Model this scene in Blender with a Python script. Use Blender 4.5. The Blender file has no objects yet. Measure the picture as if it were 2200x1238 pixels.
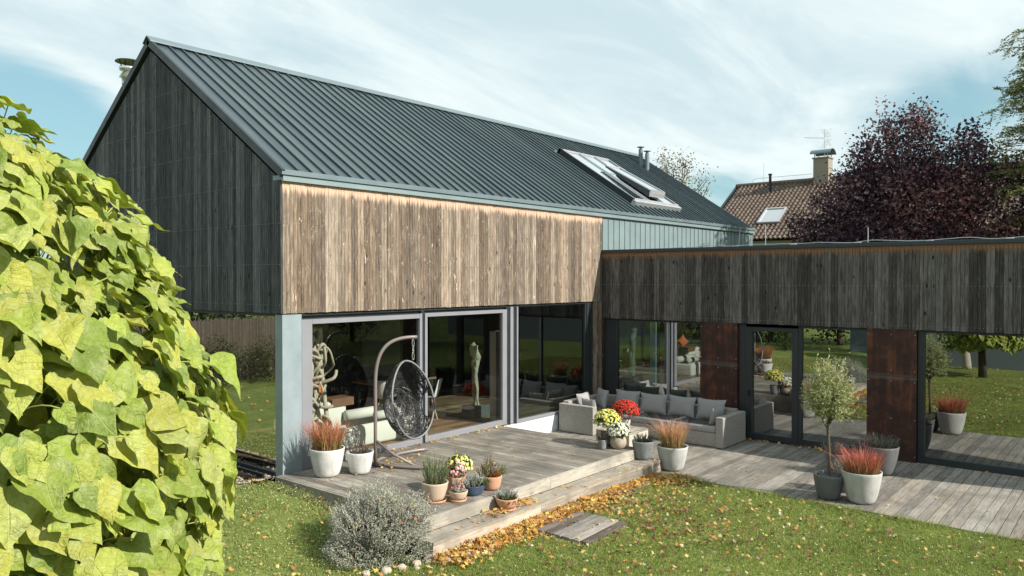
import bpy, math, random
import numpy as np
from mathutils import Vector, Matrix
R = math.radians
random.seed(7); rng = np.random.default_rng(7)
scn = bpy.context.scene

# ------------------------------------------------------------------ camera, light, exposure
CAM = np.array([-6.997, -10.562, 3.103]); YAW = 39.847; PIT = -0.69
cd = bpy.data.cameras.new('camera'); co = bpy.data.objects.new('camera', cd)
scn.collection.objects.link(co); scn.camera = co
co.location = CAM; co.rotation_euler = (R(90 + PIT), 0, R(YAW - 90))
cd.sensor_width = 36; cd.lens = 27.055; cd.clip_start = 0.05; cd.clip_end = 2000
FWD = np.array([math.cos(R(YAW)), math.sin(R(YAW)), 0.]); RGT = np.array([math.sin(R(YAW)), -math.cos(R(YAW)), 0.])

SUNV = np.array([0.31, -1.52, 1.0]); SUNV /= np.linalg.norm(SUNV)     # towards the sun
sl = bpy.data.lights.new('sun', 'SUN'); so = bpy.data.objects.new('sun', sl); scn.collection.objects.link(so)
so.rotation_euler = Vector(SUNV).to_track_quat('Z', 'Y').to_euler(); so.location = (0, -20, 20)
sl.energy = 4.7; sl.angle = R(0.53); sl.color = (1.0, 0.94, 0.84)
SEL = math.asin(SUNV[2]); SAZ = math.atan2(SUNV[0], SUNV[1])
scn.view_settings.view_transform = 'Standard'; scn.view_settings.look = 'None'
scn.view_settings.gamma = 1; scn.view_settings.exposure = 0.62; scn.view_settings.use_curve_mapping = False
scn.cycles.max_bounces = 8; scn.cycles.transparent_max_bounces = 16

w = bpy.data.worlds.new('World'); scn.world = w; w.use_nodes = True
def world():
    nt = w.node_tree; N = nt.nodes; L = nt.links; N.clear()
    def n(t, **k):
        o = N.new(t)
        for a, b in k.items(): setattr(o, a, b)
        return o
    out = n('ShaderNodeOutputWorld'); bg = n('ShaderNodeBackground'); L.new(bg.outputs[0], out.inputs[0])
    sky = n('ShaderNodeTexSky'); sky.sky_type = 'NISHITA'; sky.sun_disc = False
    sky.sun_elevation = SEL; sky.sun_rotation = SAZ; sky.air_density = 1.0; sky.dust_density = 0.6; sky.ozone_density = 1.2
    tc = n('ShaderNodeTexCoord'); sep = n('ShaderNodeSeparateXYZ'); L.new(tc.outputs['Generated'], sep.inputs[0])
    def m(op, a, b=None, c=None):
        o = n('ShaderNodeMath', operation=op)
        for i, v in enumerate((a, b, c)):
            if v is None: continue
            if isinstance(v, (int, float)): o.inputs[i].default_value = v
            else: L.new(v, o.inputs[i])
        return o.outputs[0]
    zc = m('ADD', m('MAXIMUM', sep.outputs[2], 0.0), 0.16)
    px = m('DIVIDE', sep.outputs[0], zc); py = m('DIVIDE', sep.outputs[1], zc)
    comb = n('ShaderNodeCombineXYZ'); L.new(px, comb.inputs[0]); L.new(py, comb.inputs[1])
    mp = n('ShaderNodeMapping'); L.new(comb.outputs[0], mp.inputs[0])
    mp.inputs['Rotation'].default_value = (0, 0, R(28)); mp.inputs['Scale'].default_value = (0.55, 1.25, 1); mp.inputs['Location'].default_value = (1.3, 0.4, 0)
    nz = n('ShaderNodeTexNoise'); L.new(mp.outputs[0], nz.inputs[0]); nz.inputs['Scale'].default_value = 0.9
    nz.inputs['Detail'].default_value = 9; nz.inputs['Roughness'].default_value = 0.56; nz.inputs['Distortion'].default_value = 0.5
    nz2 = n('ShaderNodeTexNoise'); L.new(mp.outputs[0], nz2.inputs[0]); nz2.inputs['Scale'].default_value = 3.1
    nz2.inputs['Detail'].default_value = 8; nz2.inputs['Roughness'].default_value = 0.6; nz2.inputs['Distortion'].default_value = 0.9
    cov = m('ADD', m('MULTIPLY', nz.outputs[0], 1.0), m('MULTIPLY', nz2.outputs[0], 0.35))
    # clearer gaps of blue in a few directions of the sky
    for d, c0, amt in (((0.29, 0.95, 0.10), 0.984, 0.75), ((0.985, 0.12, 0.13), 0.988, 0.26), ((0.965, 0.21, 0.165), 0.993, 0.26), ((0.90, 0.42, 0.075), 0.9960, 0.40), ((0.60, 0.715, 0.37), 0.9984, 0.26)):
        v = n('ShaderNodeVectorMath', operation='DOT_PRODUCT'); L.new(tc.outputs['Generated'], v.inputs[0])
        dd = np.array(d) / np.linalg.norm(d); v.inputs[1].default_value = dd
        s = n('ShaderNodeMapRange', interpolation_type='SMOOTHSTEP'); L.new(v.outputs['Value'], s.inputs[0])
        s.inputs[1].default_value = c0; s.inputs[2].default_value = 1.0; s.inputs[3].default_value = 0; s.inputs[4].default_value = amt
        cov = m('SUBTRACT', cov, s.outputs[0])
    mr = n('ShaderNodeMapRange', interpolation_type='SMOOTHSTEP'); L.new(cov, mr.inputs[0])
    mr.inputs[1].default_value = 0.25; mr.inputs[2].default_value = 0.62
    tint = n('ShaderNodeMix', data_type='RGBA', blend_type='MULTIPLY'); tint.inputs[0].default_value = 1
    L.new(sky.outputs[0], tint.inputs[6]); tint.inputs[7].default_value = (0.95, 1.12, 0.98, 1)
    add = n('ShaderNodeMix', data_type='RGBA'); add.inputs[0].default_value = 0.5
    L.new(tint.outputs[2], add.inputs[6]); add.inputs[7].default_value = (4.3, 7.3, 8.4, 1)
    nz3 = n('ShaderNodeTexNoise'); L.new(mp.outputs[0], nz3.inputs[0]); nz3.inputs['Scale'].default_value = 1.7; nz3.inputs['Detail'].default_value = 10; nz3.inputs['Roughness'].default_value = 0.6; nz3.inputs['Distortion'].default_value = 0.6
    cs = n('ShaderNodeMapRange', interpolation_type='SMOOTHSTEP'); L.new(nz3.outputs[0], cs.inputs[0]); cs.inputs[1].default_value = 0.34; cs.inputs[2].default_value = 0.66
    cr = n('ShaderNodeMix', data_type='RGBA'); L.new(cs.outputs[0], cr.inputs[0])
    cr.inputs[6].default_value = (6.3, 7.8, 8.3, 1); cr.inputs[7].default_value = (9.0, 9.9, 9.9, 1)
    mix = n('ShaderNodeMix', data_type='RGBA'); L.new(m('MULTIPLY', mr.outputs[0], 0.95), mix.inputs[0]); L.new(add.outputs[2], mix.inputs[6]); L.new(cr.outputs[2], mix.inputs[7])
    L.new(mix.outputs[2], bg.inputs[0]); bg.inputs[1].default_value = 0.068
world()

# ------------------------------------------------------------------ materials
class MN:
    def __init__(s, name):
        s.m = bpy.data.materials.new(name); s.m.use_nodes = True; s.nt = s.m.node_tree
        s.N = s.nt.nodes; s.L = s.nt.links; s.N.clear()
        s.out = s.N.new('ShaderNodeOutputMaterial'); s.b = s.N.new('ShaderNodeBsdfPrincipled'); s.L.new(s.b.outputs[0], s.out.inputs[0])
    def n(s, t, **k):
        o = s.N.new(t)
        for a, b in k.items(): setattr(o, a, b)
        return o
    def link(s, a, b):
        if isinstance(a, (int, float)): b.default_value = a
        elif isinstance(a, tuple): b.default_value = a if len(a) == 4 or len(b.default_value) == 3 else a + (1,)
        else: s.L.new(a, b)
    def math(s, op, a, b=None, c=None, clamp=False):
        o = s.n('ShaderNodeMath', operation=op); o.use_clamp = clamp
        for i, v in enumerate((a, b, c)):
            if v is not None: s.link(v, o.inputs[i])
        return o.outputs[0]
    def pos(s): return s.n('ShaderNodeNewGeometry').outputs['Position']
    def obj(s): return s.n('ShaderNodeTexCoord').outputs['Object']
    def sep(s, v):
        o = s.n('ShaderNodeSeparateXYZ'); s.L.new(v, o.inputs[0]); return o.outputs
    def comb(s, x, y, z):
        o = s.n('ShaderNodeCombineXYZ')
        for i, v in enumerate((x, y, z)): s.link(v, o.inputs[i])
        return o.outputs[0]
    def map(s, v, sc=(1, 1, 1), loc=(0, 0, 0)):
        o = s.n('ShaderNodeMapping'); s.L.new(v, o.inputs[0]); o.inputs['Scale'].default_value = sc; o.inputs['Location'].default_value = loc; return o.outputs[0]
    def noise(s, v, scale=1, detail=4, rough=0.5, dist=0):
        o = s.n('ShaderNodeTexNoise'); s.L.new(v, o.inputs[0]); o.inputs['Scale'].default_value = scale; o.inputs['Detail'].default_value = detail
        o.inputs['Roughness'].default_value = rough; o.inputs['Distortion'].default_value = dist; return o.outputs[0]
    def vor(s, v, scale=1, out='Distance', **k):
        o = s.n('ShaderNodeTexVoronoi', **k); s.L.new(v, o.inputs[0]); o.inputs['Scale'].default_value = scale; return o.outputs[out]
    def ramp(s, v, *st):
        o = s.n('ShaderNodeValToRGB'); s.L.new(v, o.inputs[0]); e = o.color_ramp.elements
        while len(e) < len(st): e.new(0.5)
        for i, (p, c) in enumerate(st):
            e[i].position = p; e[i].color = (c if isinstance(c, tuple) else (c, c, c)) + (1,)
        return o.outputs[0]
    def mr(s, v, a, b, c=0, d=1, smooth=True):
        o = s.n('ShaderNodeMapRange', interpolation_type='SMOOTHSTEP' if smooth else 'LINEAR'); s.L.new(v, o.inputs[0])
        for i, x in enumerate((a, b, c, d)): o.inputs[i + 1].default_value = x
        return o.outputs[0]
    def mix(s, f, a, b, bt='MIX'):
        o = s.n('ShaderNodeMix', data_type='RGBA', blend_type=bt)
        s.link(f, o.inputs[0]); s.link(a, o.inputs[6]); s.link(b, o.inputs[7]); return o.outputs[2]
    def attr(s, name='Col', out='Color'):
        o = s.n('ShaderNodeAttribute'); o.attribute_name = name; return o.outputs[out]
    def bump(s, h, st=0.3, dist=0.01):
        o = s.n('ShaderNodeBump'); o.inputs['Strength'].default_value = st; o.inputs['Distance'].default_value = dist
        s.L.new(h, o.inputs['Height']); s.L.new(o.outputs[0], s.b.inputs['Normal'])
    def base(s, c): s.link(c, s.b.inputs['Base Color'])
    def rough(s, v): s.link(v, s.b.inputs['Roughness'])

def plain(name, col, rough=0.6, metal=0.0, var=0.15, nscale=6, bump=0.0, spec=0.5):
    a = MN(name); v = a.obj(); nz = a.noise(v, nscale, 6, 0.6)
    a.base(a.mix(nz, tuple(c * (1 - var) for c in col), tuple(min(1, c * (1 + var)) for c in col)))
    a.rough(a.mr(nz, 0.3, 0.7, max(0.05, rough - 0.08), min(1, rough + 0.08))); a.b.inputs['Metallic'].default_value = metal
    a.b.inputs['Specular IOR Level'].default_value = spec
    if bump: a.bump(a.noise(v, nscale * 8, 5, 0.6), bump, 0.01)
    return a.m

def attrmat(name, rough=0.6, trans=0.0, mult=(1, 1, 1), var=0.2, nscale=30, spec=0.3):
    a = MN(name); c = a.attr(); nz = a.noise(a.pos(), nscale, 3)
    c2 = a.mix(1.0, c, a.mix(nz, tuple(m * (1 - var) for m in mult), tuple(m * (1 + var) for m in mult)), 'MULTIPLY')
    a.base(c2); a.rough(rough); a.b.inputs['Specular IOR Level'].default_value = spec
    if trans:
        t = a.n('ShaderNodeBsdfTranslucent'); a.L.new(c2, t.inputs[0])
        mx = a.n('ShaderNodeMixShader'); mx.inputs[0].default_value = trans
        a.L.new(a.b.outputs[0], mx.inputs[1]); a.L.new(t.outputs[0], mx.inputs[2]); a.L.new(mx.outputs[0], a.out.inputs[0])
    return a.m

def wood(name, dark, mid, pale, axis='z', grain=1.0, patch=0.0, knots=1.0, bandz=None, band=None, mossy=0.0, rnd=0.35, rough=0.85, nbandw=0.16, warm=0.55):
    """weathered boards; board-to-board tone comes from the Col attribute (r = random, g = random)"""
    a = MN(name); p = a.pos(); at = a.sep(a.attr()); r1, r2 = at[0], at[1]
    sc = {'z': (1, 1, .04), 'x': (.04, 1, 1), 'y': (1, .04, 1)}[axis]
    off = a.comb(a.math('MULTIPLY', r1, 13.), a.math('MULTIPLY', r2, 17.), a.math('MULTIPLY', r1, 31.))
    v = a.n('ShaderNodeVectorMath', operation='ADD'); a.L.new(p, v.inputs[0]); a.L.new(off, v.inputs[1]); v = v.outputs[0]
    fine = a.noise(a.map(v, sc), 120 * grain, 8, 0.7, 0.3)
    scm = {'z': (1, 1, .075), 'x': (.075, 1, 1), 'y': (1, .075, 1)}[axis]; med = a.noise(a.map(v, scm), 34 * grain, 6, 0.68, 0.9)
    sc2 = {'z': (1, 1, .3), 'x': (.3, 1, 1), 'y': (1, .3, 1)}[axis]
    big = a.noise(a.map(v, sc2), 9, 5, 0.6, 0.6)
    t = a.math('ADD', a.math('MULTIPLY', fine, 0.50), a.math('ADD', a.math('MULTIPLY', med, 0.52), a.math('MULTIPLY', big, 0.28)))
    t = a.math('ADD', t, a.math('MULTIPLY', a.math('SUBTRACT', r1, 0.5), rnd))
    c = a.ramp(t, (0.42, dark), (0.64, mid), (0.9, pale))
    # warm / cool boards
    c = a.mix(a.mr(r2, 0.3, 1.0, 0, warm), c, a.mix(1.0, c, (1.12, 0.93, 0.78), 'MULTIPLY'))
    if patch:
        pm = a.mr(a.noise(a.map(v, {'z': (1, 1, .3), 'x': (.3, 1, 1), 'y': (1, .3, 1)}[axis]), 15, 5, 0.62, 1.5), 0.60, 0.76)
        c = a.mix(a.math('MULTIPLY', pm, patch), c, tuple(min(1, x * 1.55) for x in pale))
    if knots:
        sck = {'z': (1, 1, .45), 'x': (.45, 1, 1), 'y': (1, .45, 1)}[axis]
        kd = a.vor(a.map(v, sck), 5.2)
        kk = a.mr(kd, 0.06, 0.13, 1, 0)
        c = a.mix(a.math('MULTIPLY', kk, knots), c, tuple(x * 0.35 for x in dark))
    if bandz is not None:
        z = a.sep(p)[2]; zz = a.math('ADD', z, a.math('MULTIPLY', a.noise(a.map(v, (1, 1, .02)), 22, 3), 0.34))
        m = a.mr(zz, bandz - nbandw + 0.17, bandz + 0.17 + 0.03)
        c = a.mix(m, c, a.mix(med, band, tuple(min(1, x * 1.7) for x in band)))
    if mossy:
        c = a.mix(a.math('MULTIPLY', a.mr(a.noise(p, 1.3, 5, 0.6), 0.42, 0.62), mossy), c, tuple(x * 0.45 for x in mid))
    a.base(c); a.rough(rough); a.b.inputs['Specular IOR Level'].default_value = 0.25
    a.bump(a.math('ADD', fine, med), 0.5, 0.004)
    return a.m

def glass(name, tint=(0.78, 0.86, 0.84), refl=1.5, add=0.05):
    a = MN(name); t = a.n('ShaderNodeBsdfTransparent'); t.inputs[0].default_value = tint + (1,)
    g = a.n('ShaderNodeBsdfGlossy'); g.inputs['Roughness'].default_value = 0.0; g.inputs[0].default_value = (0.94, 0.98, 0.98, 1)
    nz = a.noise(a.pos(), 0.7, 2); bp = a.n('ShaderNodeBump'); bp.inputs['Strength'].default_value = 0.02; bp.inputs['Distance'].default_value = 0.05
    a.L.new(nz, bp.inputs['Height']); a.L.new(bp.outputs[0], g.inputs['Normal'])
    f = a.n('ShaderNodeFresnel'); f.inputs[0].default_value = 1.5
    fac = a.math('ADD', a.math('MULTIPLY', f.outputs[0], refl), add, clamp=True)
    mx = a.n('ShaderNodeMixShader'); a.L.new(fac, mx.inputs[0]); a.L.new(t.outputs[0], mx.inputs[1]); a.L.new(g.outputs[0], mx.inputs[2])
    a.L.new(mx.outputs[0], a.out.inputs[0]); a.N.remove(a.b); return a.m

M = {}
M['front_wood'] = wood('weathered_brown_cladding', (.040, .031, .025), (.170, .135, .104), (.45, .375, .30), 'z', 0.85, 1.0, 0.8, 4.54, (.44, .30, .22), warm=0.35, rnd=.2, nbandw=.11)
M['gable_wood'] = wood('charcoal_cladding', (.017, .019, .021), (.072, .076, .078), (.22, .225, .225), 'z', 1.1, 0.08, 0.9, rnd=0.2, warm=0.0)
M['nail'] = plain('dull_nail_heads', (.36, .37, .37), .5, 0.3)
M['wing_wood'] = wood('dark_grey_cladding', (.016, .014, .013), (.068, .062, .057), (.23, .215, .20), 'z', 0.8, 0.35, 0.95, 3.66, (.16, .085, .045), rnd=0.2, nbandw=0.10, warm=0.15)
M['deck_y'] = wood('weathered_deck_boards', (.075, .066, .055), (.205, .188, .162), (.38, .355, .315), 'y', 0.7, 0.12, 0.2, mossy=0.6, rnd=.25, warm=.3)
M['deck_x'] = wood('weathered_lower_deck_boards', (.085, .077, .066), (.225, .208, .182), (.40, .378, .34), 'x', 0.7, 0.12, 0.2, mossy=0.45, rnd=.2, warm=.3)
M['step_wood'] = wood('pale_step_boards', (.17, .15, .125), (.37, .34, .29), (.55, .515, .45), 'x', 0.8, 0.15, 0.3, rnd=0.25, mossy=0.6)
M['pad_wood'] = wood('old_pad_boards', (.07, .062, .055), (.17, .155, .14), (.36, .34, .31), 'x', 0.8, 0.25, 0.2)
M['roof'] = plain('dark_standing_seam_metal', (.072, .102, .112), 0.42, 0.25, 0.22, 0.7, spec=0.5)
def roofmat():
    a = MN('standing_seam_roof'); p = a.pos(); n1 = a.noise(p, 0.6, 4, 0.6); st = a.noise(a.map(p, (7, .35, .35)), 1.0, 5, 0.6, 0.3); pan = a.n('ShaderNodeTexWhiteNoise'); pan.noise_dimensions = '1D'
    a.L.new(a.math('FLOOR', a.math('DIVIDE', a.math('SUBTRACT', a.sep(p)[0], 0.005), 0.2653)), pan.inputs['W'])
    t = a.math('ADD', a.math('MULTIPLY', n1, .35), a.math('ADD', a.math('MULTIPLY', st, .45), a.math('MULTIPLY', pan.outputs[0], .2)))
    a.base(a.ramp(t, (0.35, (.048, .070, .079)), (0.5, (.065, .091, .101)), (0.68, (.090, .120, .128)))); a.rough(a.mr(st, .3, .7, .36, .52)); a.b.inputs['Metallic'].default_value = 0.2
    a.bump(a.noise(a.map(p, (4, .8, .8)), 1.2, 3, .5), 0.25, 0.02); return a.m
M['roof'] = roofmat()
M['trim'] = plain('zinc_trim', (.155, .205, .225), 0.42, 0.3, 0.06, 2)
M['rake'] = plain('dark_rake_trim', (.035, .047, .052), 0.5, 0.2, 0.08, 2)
M['zinc'] = plain('grey_zinc_panels', (.20, .265, .275), 0.5, 0.2, 0.06, 1.5)
M['pillar'] = plain('pale_steel_pillar', (.25, .305, .33), 0.42, 0.1, 0.25, 2.5)
M['frame'] = plain('grey_aluminium_frame', (.23, .235, .26), 0.45, 0.1, 0.03, 3)
M['lightframe'] = plain('light_aluminium_rail', (.42, .42, .45), 0.4, 0.2, 0.03, 3)
M['darkframe'] = plain('anthracite_frame', (.030, .037, .041), 0.4, 0.2, 0.08, 3)
M['black'] = plain('black_metal', (.012, .013, .015), 0.4, 0.2, 0.1, 5)
M['steel'] = plain('stainless_steel', (.60, .62, .63), 0.25, 0.6, 0.08, 5)
M['brassy'] = plain('flue_collar_metal', (.42, .30, .13), 0.3, 0.8, 0.1, 5)
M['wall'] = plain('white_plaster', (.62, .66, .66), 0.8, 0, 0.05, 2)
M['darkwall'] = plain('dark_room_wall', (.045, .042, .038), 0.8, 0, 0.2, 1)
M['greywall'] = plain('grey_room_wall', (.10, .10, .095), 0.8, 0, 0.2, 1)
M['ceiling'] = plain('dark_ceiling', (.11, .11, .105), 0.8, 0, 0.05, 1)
M['floor'] = wood('oak_floor', (.11, .065, .035), (.22, .14, .08), (.32, .22, .13), 'x', 0.6, 0, 0.1, rough=0.4)
M['glass'] = glass('clear_glass', (.90, .935, .91), 1.3, 0.03)
M['glass_green'] = glass('greenish_glass', (.52, .68, .66), 2.0, 0.08)
M['glass_wing'] = glass('dark_reflective_glass', (.34, .46, .48), 2.4, 0.32)
M['glass_gable'] = glass('reflective_side_glass', (.62, .66, .58), 1.5, 0.38)
M['glass_sky'] = glass('roof_glass', (.25, .3, .3), 2.5, 0.48)
M['soil'] = plain('potting_soil', (.03, .02, .014), 0.95, 0, 0.5, 40, 0.6)
M['sofafab'] = plain('grey_outdoor_fabric', (.30, .295, .295), 0.9, 0, 0.07, 5, 0.15)
M['creamfab'] = plain('cream_sofa_fabric', (.62, .64, .58), 0.9, 0, 0.04, 4, 0.1)
M['orange'] = plain('orange_fabric', (.50, .14, .05), 0.85, 0, 0.1, 5)
M['swing'] = plain('taupe_powder_coated_steel', (.21, .175, .168), 0.38, 0.1, 0.04, 4)
M['wicker'] = plain('dark_grey_wicker', (.034, .034, .036), 0.42, 0, 0.25, 20)
M['rimgrey'] = plain('grey_wicker_rim', (.17, .17, .175), 0.45, 0, 0.2, 30)
M['trunk'] = plain('bark', (.10, .075, .055), 0.9, 0, 0.35, 8, 0.5)
M['vine'] = plain('dry_pale_vine', (.42, .38, .30), 0.75, 0, 0.25, 12, 0.3)
M['stone'] = plain('pale_fieldstone', (.42, .36, .29), 0.85, 0, 0.25, 7, 0.5)
M['terracotta'] = plain('terracotta', (.55, .30, .19), 0.8, 0, 0.12, 8, 0.1)
M['beige_pot'] = plain('beige_clay', (.52, .40, .30), 0.75, 0, 0.1, 7, 0.1)
M['blue_glaze'] = plain('blue_glazed_ceramic', (.045, .07, .12), 0.15, 0, 0.5, 12)
M['leafy'] = attrmat('plant_foliage', 0.55, 0.25)
M['petal'] = attrmat('flower_petals', 0.6, 0.15, var=0.1)
M['reed'] = plain('woven_reed', (.13, .105, .08), 0.9, 0, 0.6, 9, 0.4)
M['brick'] = plain('pale_chimney_render', (.25, .225, .175), 0.85, 0, 0.15, 8, 0.3)
M['wire'] = plain('aluminium_wire', (.62, .64, .64), 0.4, 0.5, 0.05, 4)

def concrete(name, c):
    a = MN(name); p = a.obj(); z = a.sep(p)
    n1 = a.noise(p, 5, 6, 0.65, 0.6); st = a.noise(a.map(p, (9, 9, 0.9)), 1.3, 5, 0.6)
    ring = a.noise(a.comb(0, 0, a.math('MULTIPLY', z[2], 60.)), 1.0, 2)
    t = a.math('ADD', a.math('MULTIPLY', n1, .5), a.math('ADD', a.math('MULTIPLY', st, .4), a.math('MULTIPLY', ring, .12)))
    a.base(a.ramp(t, (0.36, tuple(x * .72 for x in c)), (0.52, c), (0.72, tuple(min(1, x * 1.18) for x in c))))
    a.rough(0.62); a.bump(a.math('ADD', n1, ring), 0.12, 0.004); return a.m
M['pot_white'] = concrete('white_washed_concrete', (.56, .56, .54))
M['pot_light'] = concrete('light_grey_concrete', (.44, .44, .42))
M['pot_mid'] = concrete('mid_grey_concrete', (.20, .215, .215))
M['pot_dark'] = concrete('dark_grey_concrete', (.115, .12, .125))
M['pot_stone'] = concrete('sandy_stone', (.40, .33, .26))

def corten():
    a = MN('rusty_steel'); p = a.pos()
    n1 = a.noise(p, 4, 7, 0.65, 0.5); st = a.noise(a.map(p, (1, 6, .5)), 1.6, 5, 0.6, 0.4)
    c = a.ramp(a.math('ADD', a.math('MULTIPLY', n1, .55), a.math('MULTIPLY', st, .45)), (0.35, (.014, .007, .006)), (0.50, (.048, .017, .011)), (0.68, (.16, .052, .022)))
    z = a.sep(p)[2]; zz = a.math('ADD', z, a.math('MULTIPLY', a.math('SUBTRACT', n1, .5), .12))
    edge = a.math('MULTIPLY', a.mr(zz, 1.13, 1.20), a.mr(zz, 1.22, 1.28, 1, 0))
    c = a.mix(a.math('MULTIPLY', edge, 0.35), c, (.16, .15, .14))
    a.base(c); a.rough(0.7); a.b.inputs['Metallic'].default_value = 0.1; a.bump(n1, 0.2, 0.004); return a.m
M['corten'] = corten()

def wickmat():
    a = MN('woven_rattan'); p = a.obj()
    o = a.sep(p)
    s1 = a.math('SINE', a.math('MULTIPLY', a.math('ADD', o[0], o[1]), 260.)); s2 = a.math('SINE', a.math('MULTIPLY', o[2], 300.))
    t = a.math('ADD', a.math('MULTIPLY', a.math('MULTIPLY', s1, s2), 0.25), a.math('ADD', 0.25, a.math('MULTIPLY', a.noise(p, 35, 3), 0.5)))
    a.base(a.ramp(t, (0.2, (.13, .12, .108)), (0.5, (.31, .29, .262)), (0.85, (.50, .475, .43)))); a.rough(0.7); a.bump(t, 0.6, 0.006); return a.m
M['rattan'] = wickmat()

def groundmat():
    a = MN('short_lawn'); p = a.pos()
    n1 = a.noise(p, 0.6, 5, 0.6); n2 = a.noise(p, 9, 5, 0.7); n3 = a.noise(p, 70, 4, 0.7)
    t = a.math('ADD', a.math('MULTIPLY', n1, .3), a.math('ADD', a.math('MULTIPLY', n2, .3), a.math('MULTIPLY', n3, .4)))
    c = a.ramp(t, (0.36, (.055, .075, .02)), (0.50, (.17, .22, .055)), (0.66, (.34, .37, .13)))
    f = a.vor(p, 26); col = a.vor(p, 26, 'Color'); rr = a.sep(col)
    spk = a.math('MULTIPLY', a.mr(f, 0.16, 0.24, 1, 0), a.mr(rr[0], 0.72, 0.76))
    c = a.mix(spk, c, a.mix(rr[1], (.45, .32, .08), (.50, .46, .28)))
    a.base(c); a.rough(0.9); a.b.inputs['Specular IOR Level'].default_value = 0.1; a.bump(n3, 0.8, 0.03); return a.m
M['ground'] = groundmat()
def gravelmat():
    a = MN('grey_gravel'); p = a.pos(); d = a.vor(p, 32); col = a.sep(a.vor(p, 32, 'Color'))
    a.base(a.mix(a.mr(d, 0.2, 0.6), a.mix(col[0], (.16, .14, .12), (.42, .39, .35)), (.03, .027, .024))); a.rough(.9); a.bump(d, -1.0, 0.03); return a.m
M['gravel'] = gravelmat()

def bigleafmat():
    a = MN('yellow_green_leaf'); c = a.attr(); uv = a.n('ShaderNodeUVMap'); uv.uv_map = 'UVMap'
    s = a.sep(uv.outputs[0]); u, v = s[0], s[1]; au = a.math('ABSOLUTE', a.math('SUBTRACT', u, 0.5))
    mid = a.mr(au, 0.006, 0.02, 1, 0)
    q = a.math('FRACT', a.math('MULTIPLY', a.math('SUBTRACT', v, a.math('MULTIPLY', au, 0.9)), 6.0))
    side = a.mr(a.math('ABSOLUTE', a.math('SUBTRACT', q, 0.5)), 0.015, 0.06, 1, 0)
    vein = a.math('MAXIMUM', mid, a.math('MULTIPLY', side, 0.6))
    p = a.pos(); bl = a.noise(p, 14, 5, 0.65, 0.5); mott = a.noise(p, 60, 4, 0.6)
    c2 = a.mix(a.mr(bl, 0.45, 0.7, 0, 0.55), c, a.mix(mott, (.36, .40, .17), (.48, .51, .27)))
    c2 = a.mix(a.math('MULTIPLY', vein, 0.28), c2, (.58, .62, .25))
    c2 = a.mix(a.math('MULTIPLY', a.mr(a.noise(p, 34, 4, 0.7), 0.70, 0.76), 0.5), c2, (.36, .25, .10))
    a.base(c2); a.rough(0.5); a.b.inputs['Specular IOR Level'].default_value = 0.35
    h = a.math('ADD', a.math('MULTIPLY', a.noise(p, 38, 4, 0.6, 0.6), 1.6), a.math('MULTIPLY', vein, -0.25))
    a.bump(h, 0.9, 0.012)
    t = a.n('ShaderNodeBsdfTranslucent'); a.L.new(a.mix(1.0, c2, (1.0, 1.0, 0.35), 'MULTIPLY'), t.inputs[0])
    mx = a.n('ShaderNodeMixShader'); mx.inputs[0].default_value = 0.26; a.L.new(a.b.outputs[0], mx.inputs[1]); a.L.new(t.outputs[0], mx.inputs[2]); a.L.new(mx.outputs[0], a.out.inputs[0])
    return a.m
M['bigleaf'] = bigleafmat()

# ------------------------------------------------------------------ mesh helpers
COL = scn.collection
def mesh_np(name, V, F, mat, parent=None, col=None, smooth=False, uv=None, loc=None):
    """V (n,3); F list of (m,k) index arrays"""
    me = bpy.data.meshes.new(name); V = np.asarray(V, np.float32)
    if not isinstance(F, list): F = [F]
    F = [np.asarray(f, np.int32) for f in F if len(f)]
    me.vertices.add(len(V)); me.vertices.foreach_set('co', V.ravel())
    tot = np.concatenate([f.ravel() for f in F]); cnt = np.concatenate([np.full(len(f), f.shape[1], np.int32) for f in F])
    me.loops.add(len(tot)); me.loops.foreach_set('vertex_index', tot)
    me.polygons.add(len(cnt)); me.polygons.foreach_set('loop_start', np.concatenate([[0], np.cumsum(cnt)[:-1]]).astype(np.int32))
    me.update(calc_edges=True)
    if col is not None:
        at = me.color_attributes.new('Col', 'FLOAT_COLOR', 'POINT'); c = np.ones((len(V), 4), np.float32); c[:, :3] = col; at.data.foreach_set('color', c.ravel())
    if uv is not None:
        u = me.uv_layers.new(name='UVMap'); u.data.foreach_set('uv', np.asarray(uv, np.float32)[tot].ravel())
    me.polygons.foreach_set('use_smooth', np.full(len(cnt), bool(smooth)))
    me.validate(); me.materials.append(mat)
    o = bpy.data.objects.new(name, me); COL.objects.link(o)
    if parent is not None: o.parent = parent
    if loc is not None: o.location = loc
    return o

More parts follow.
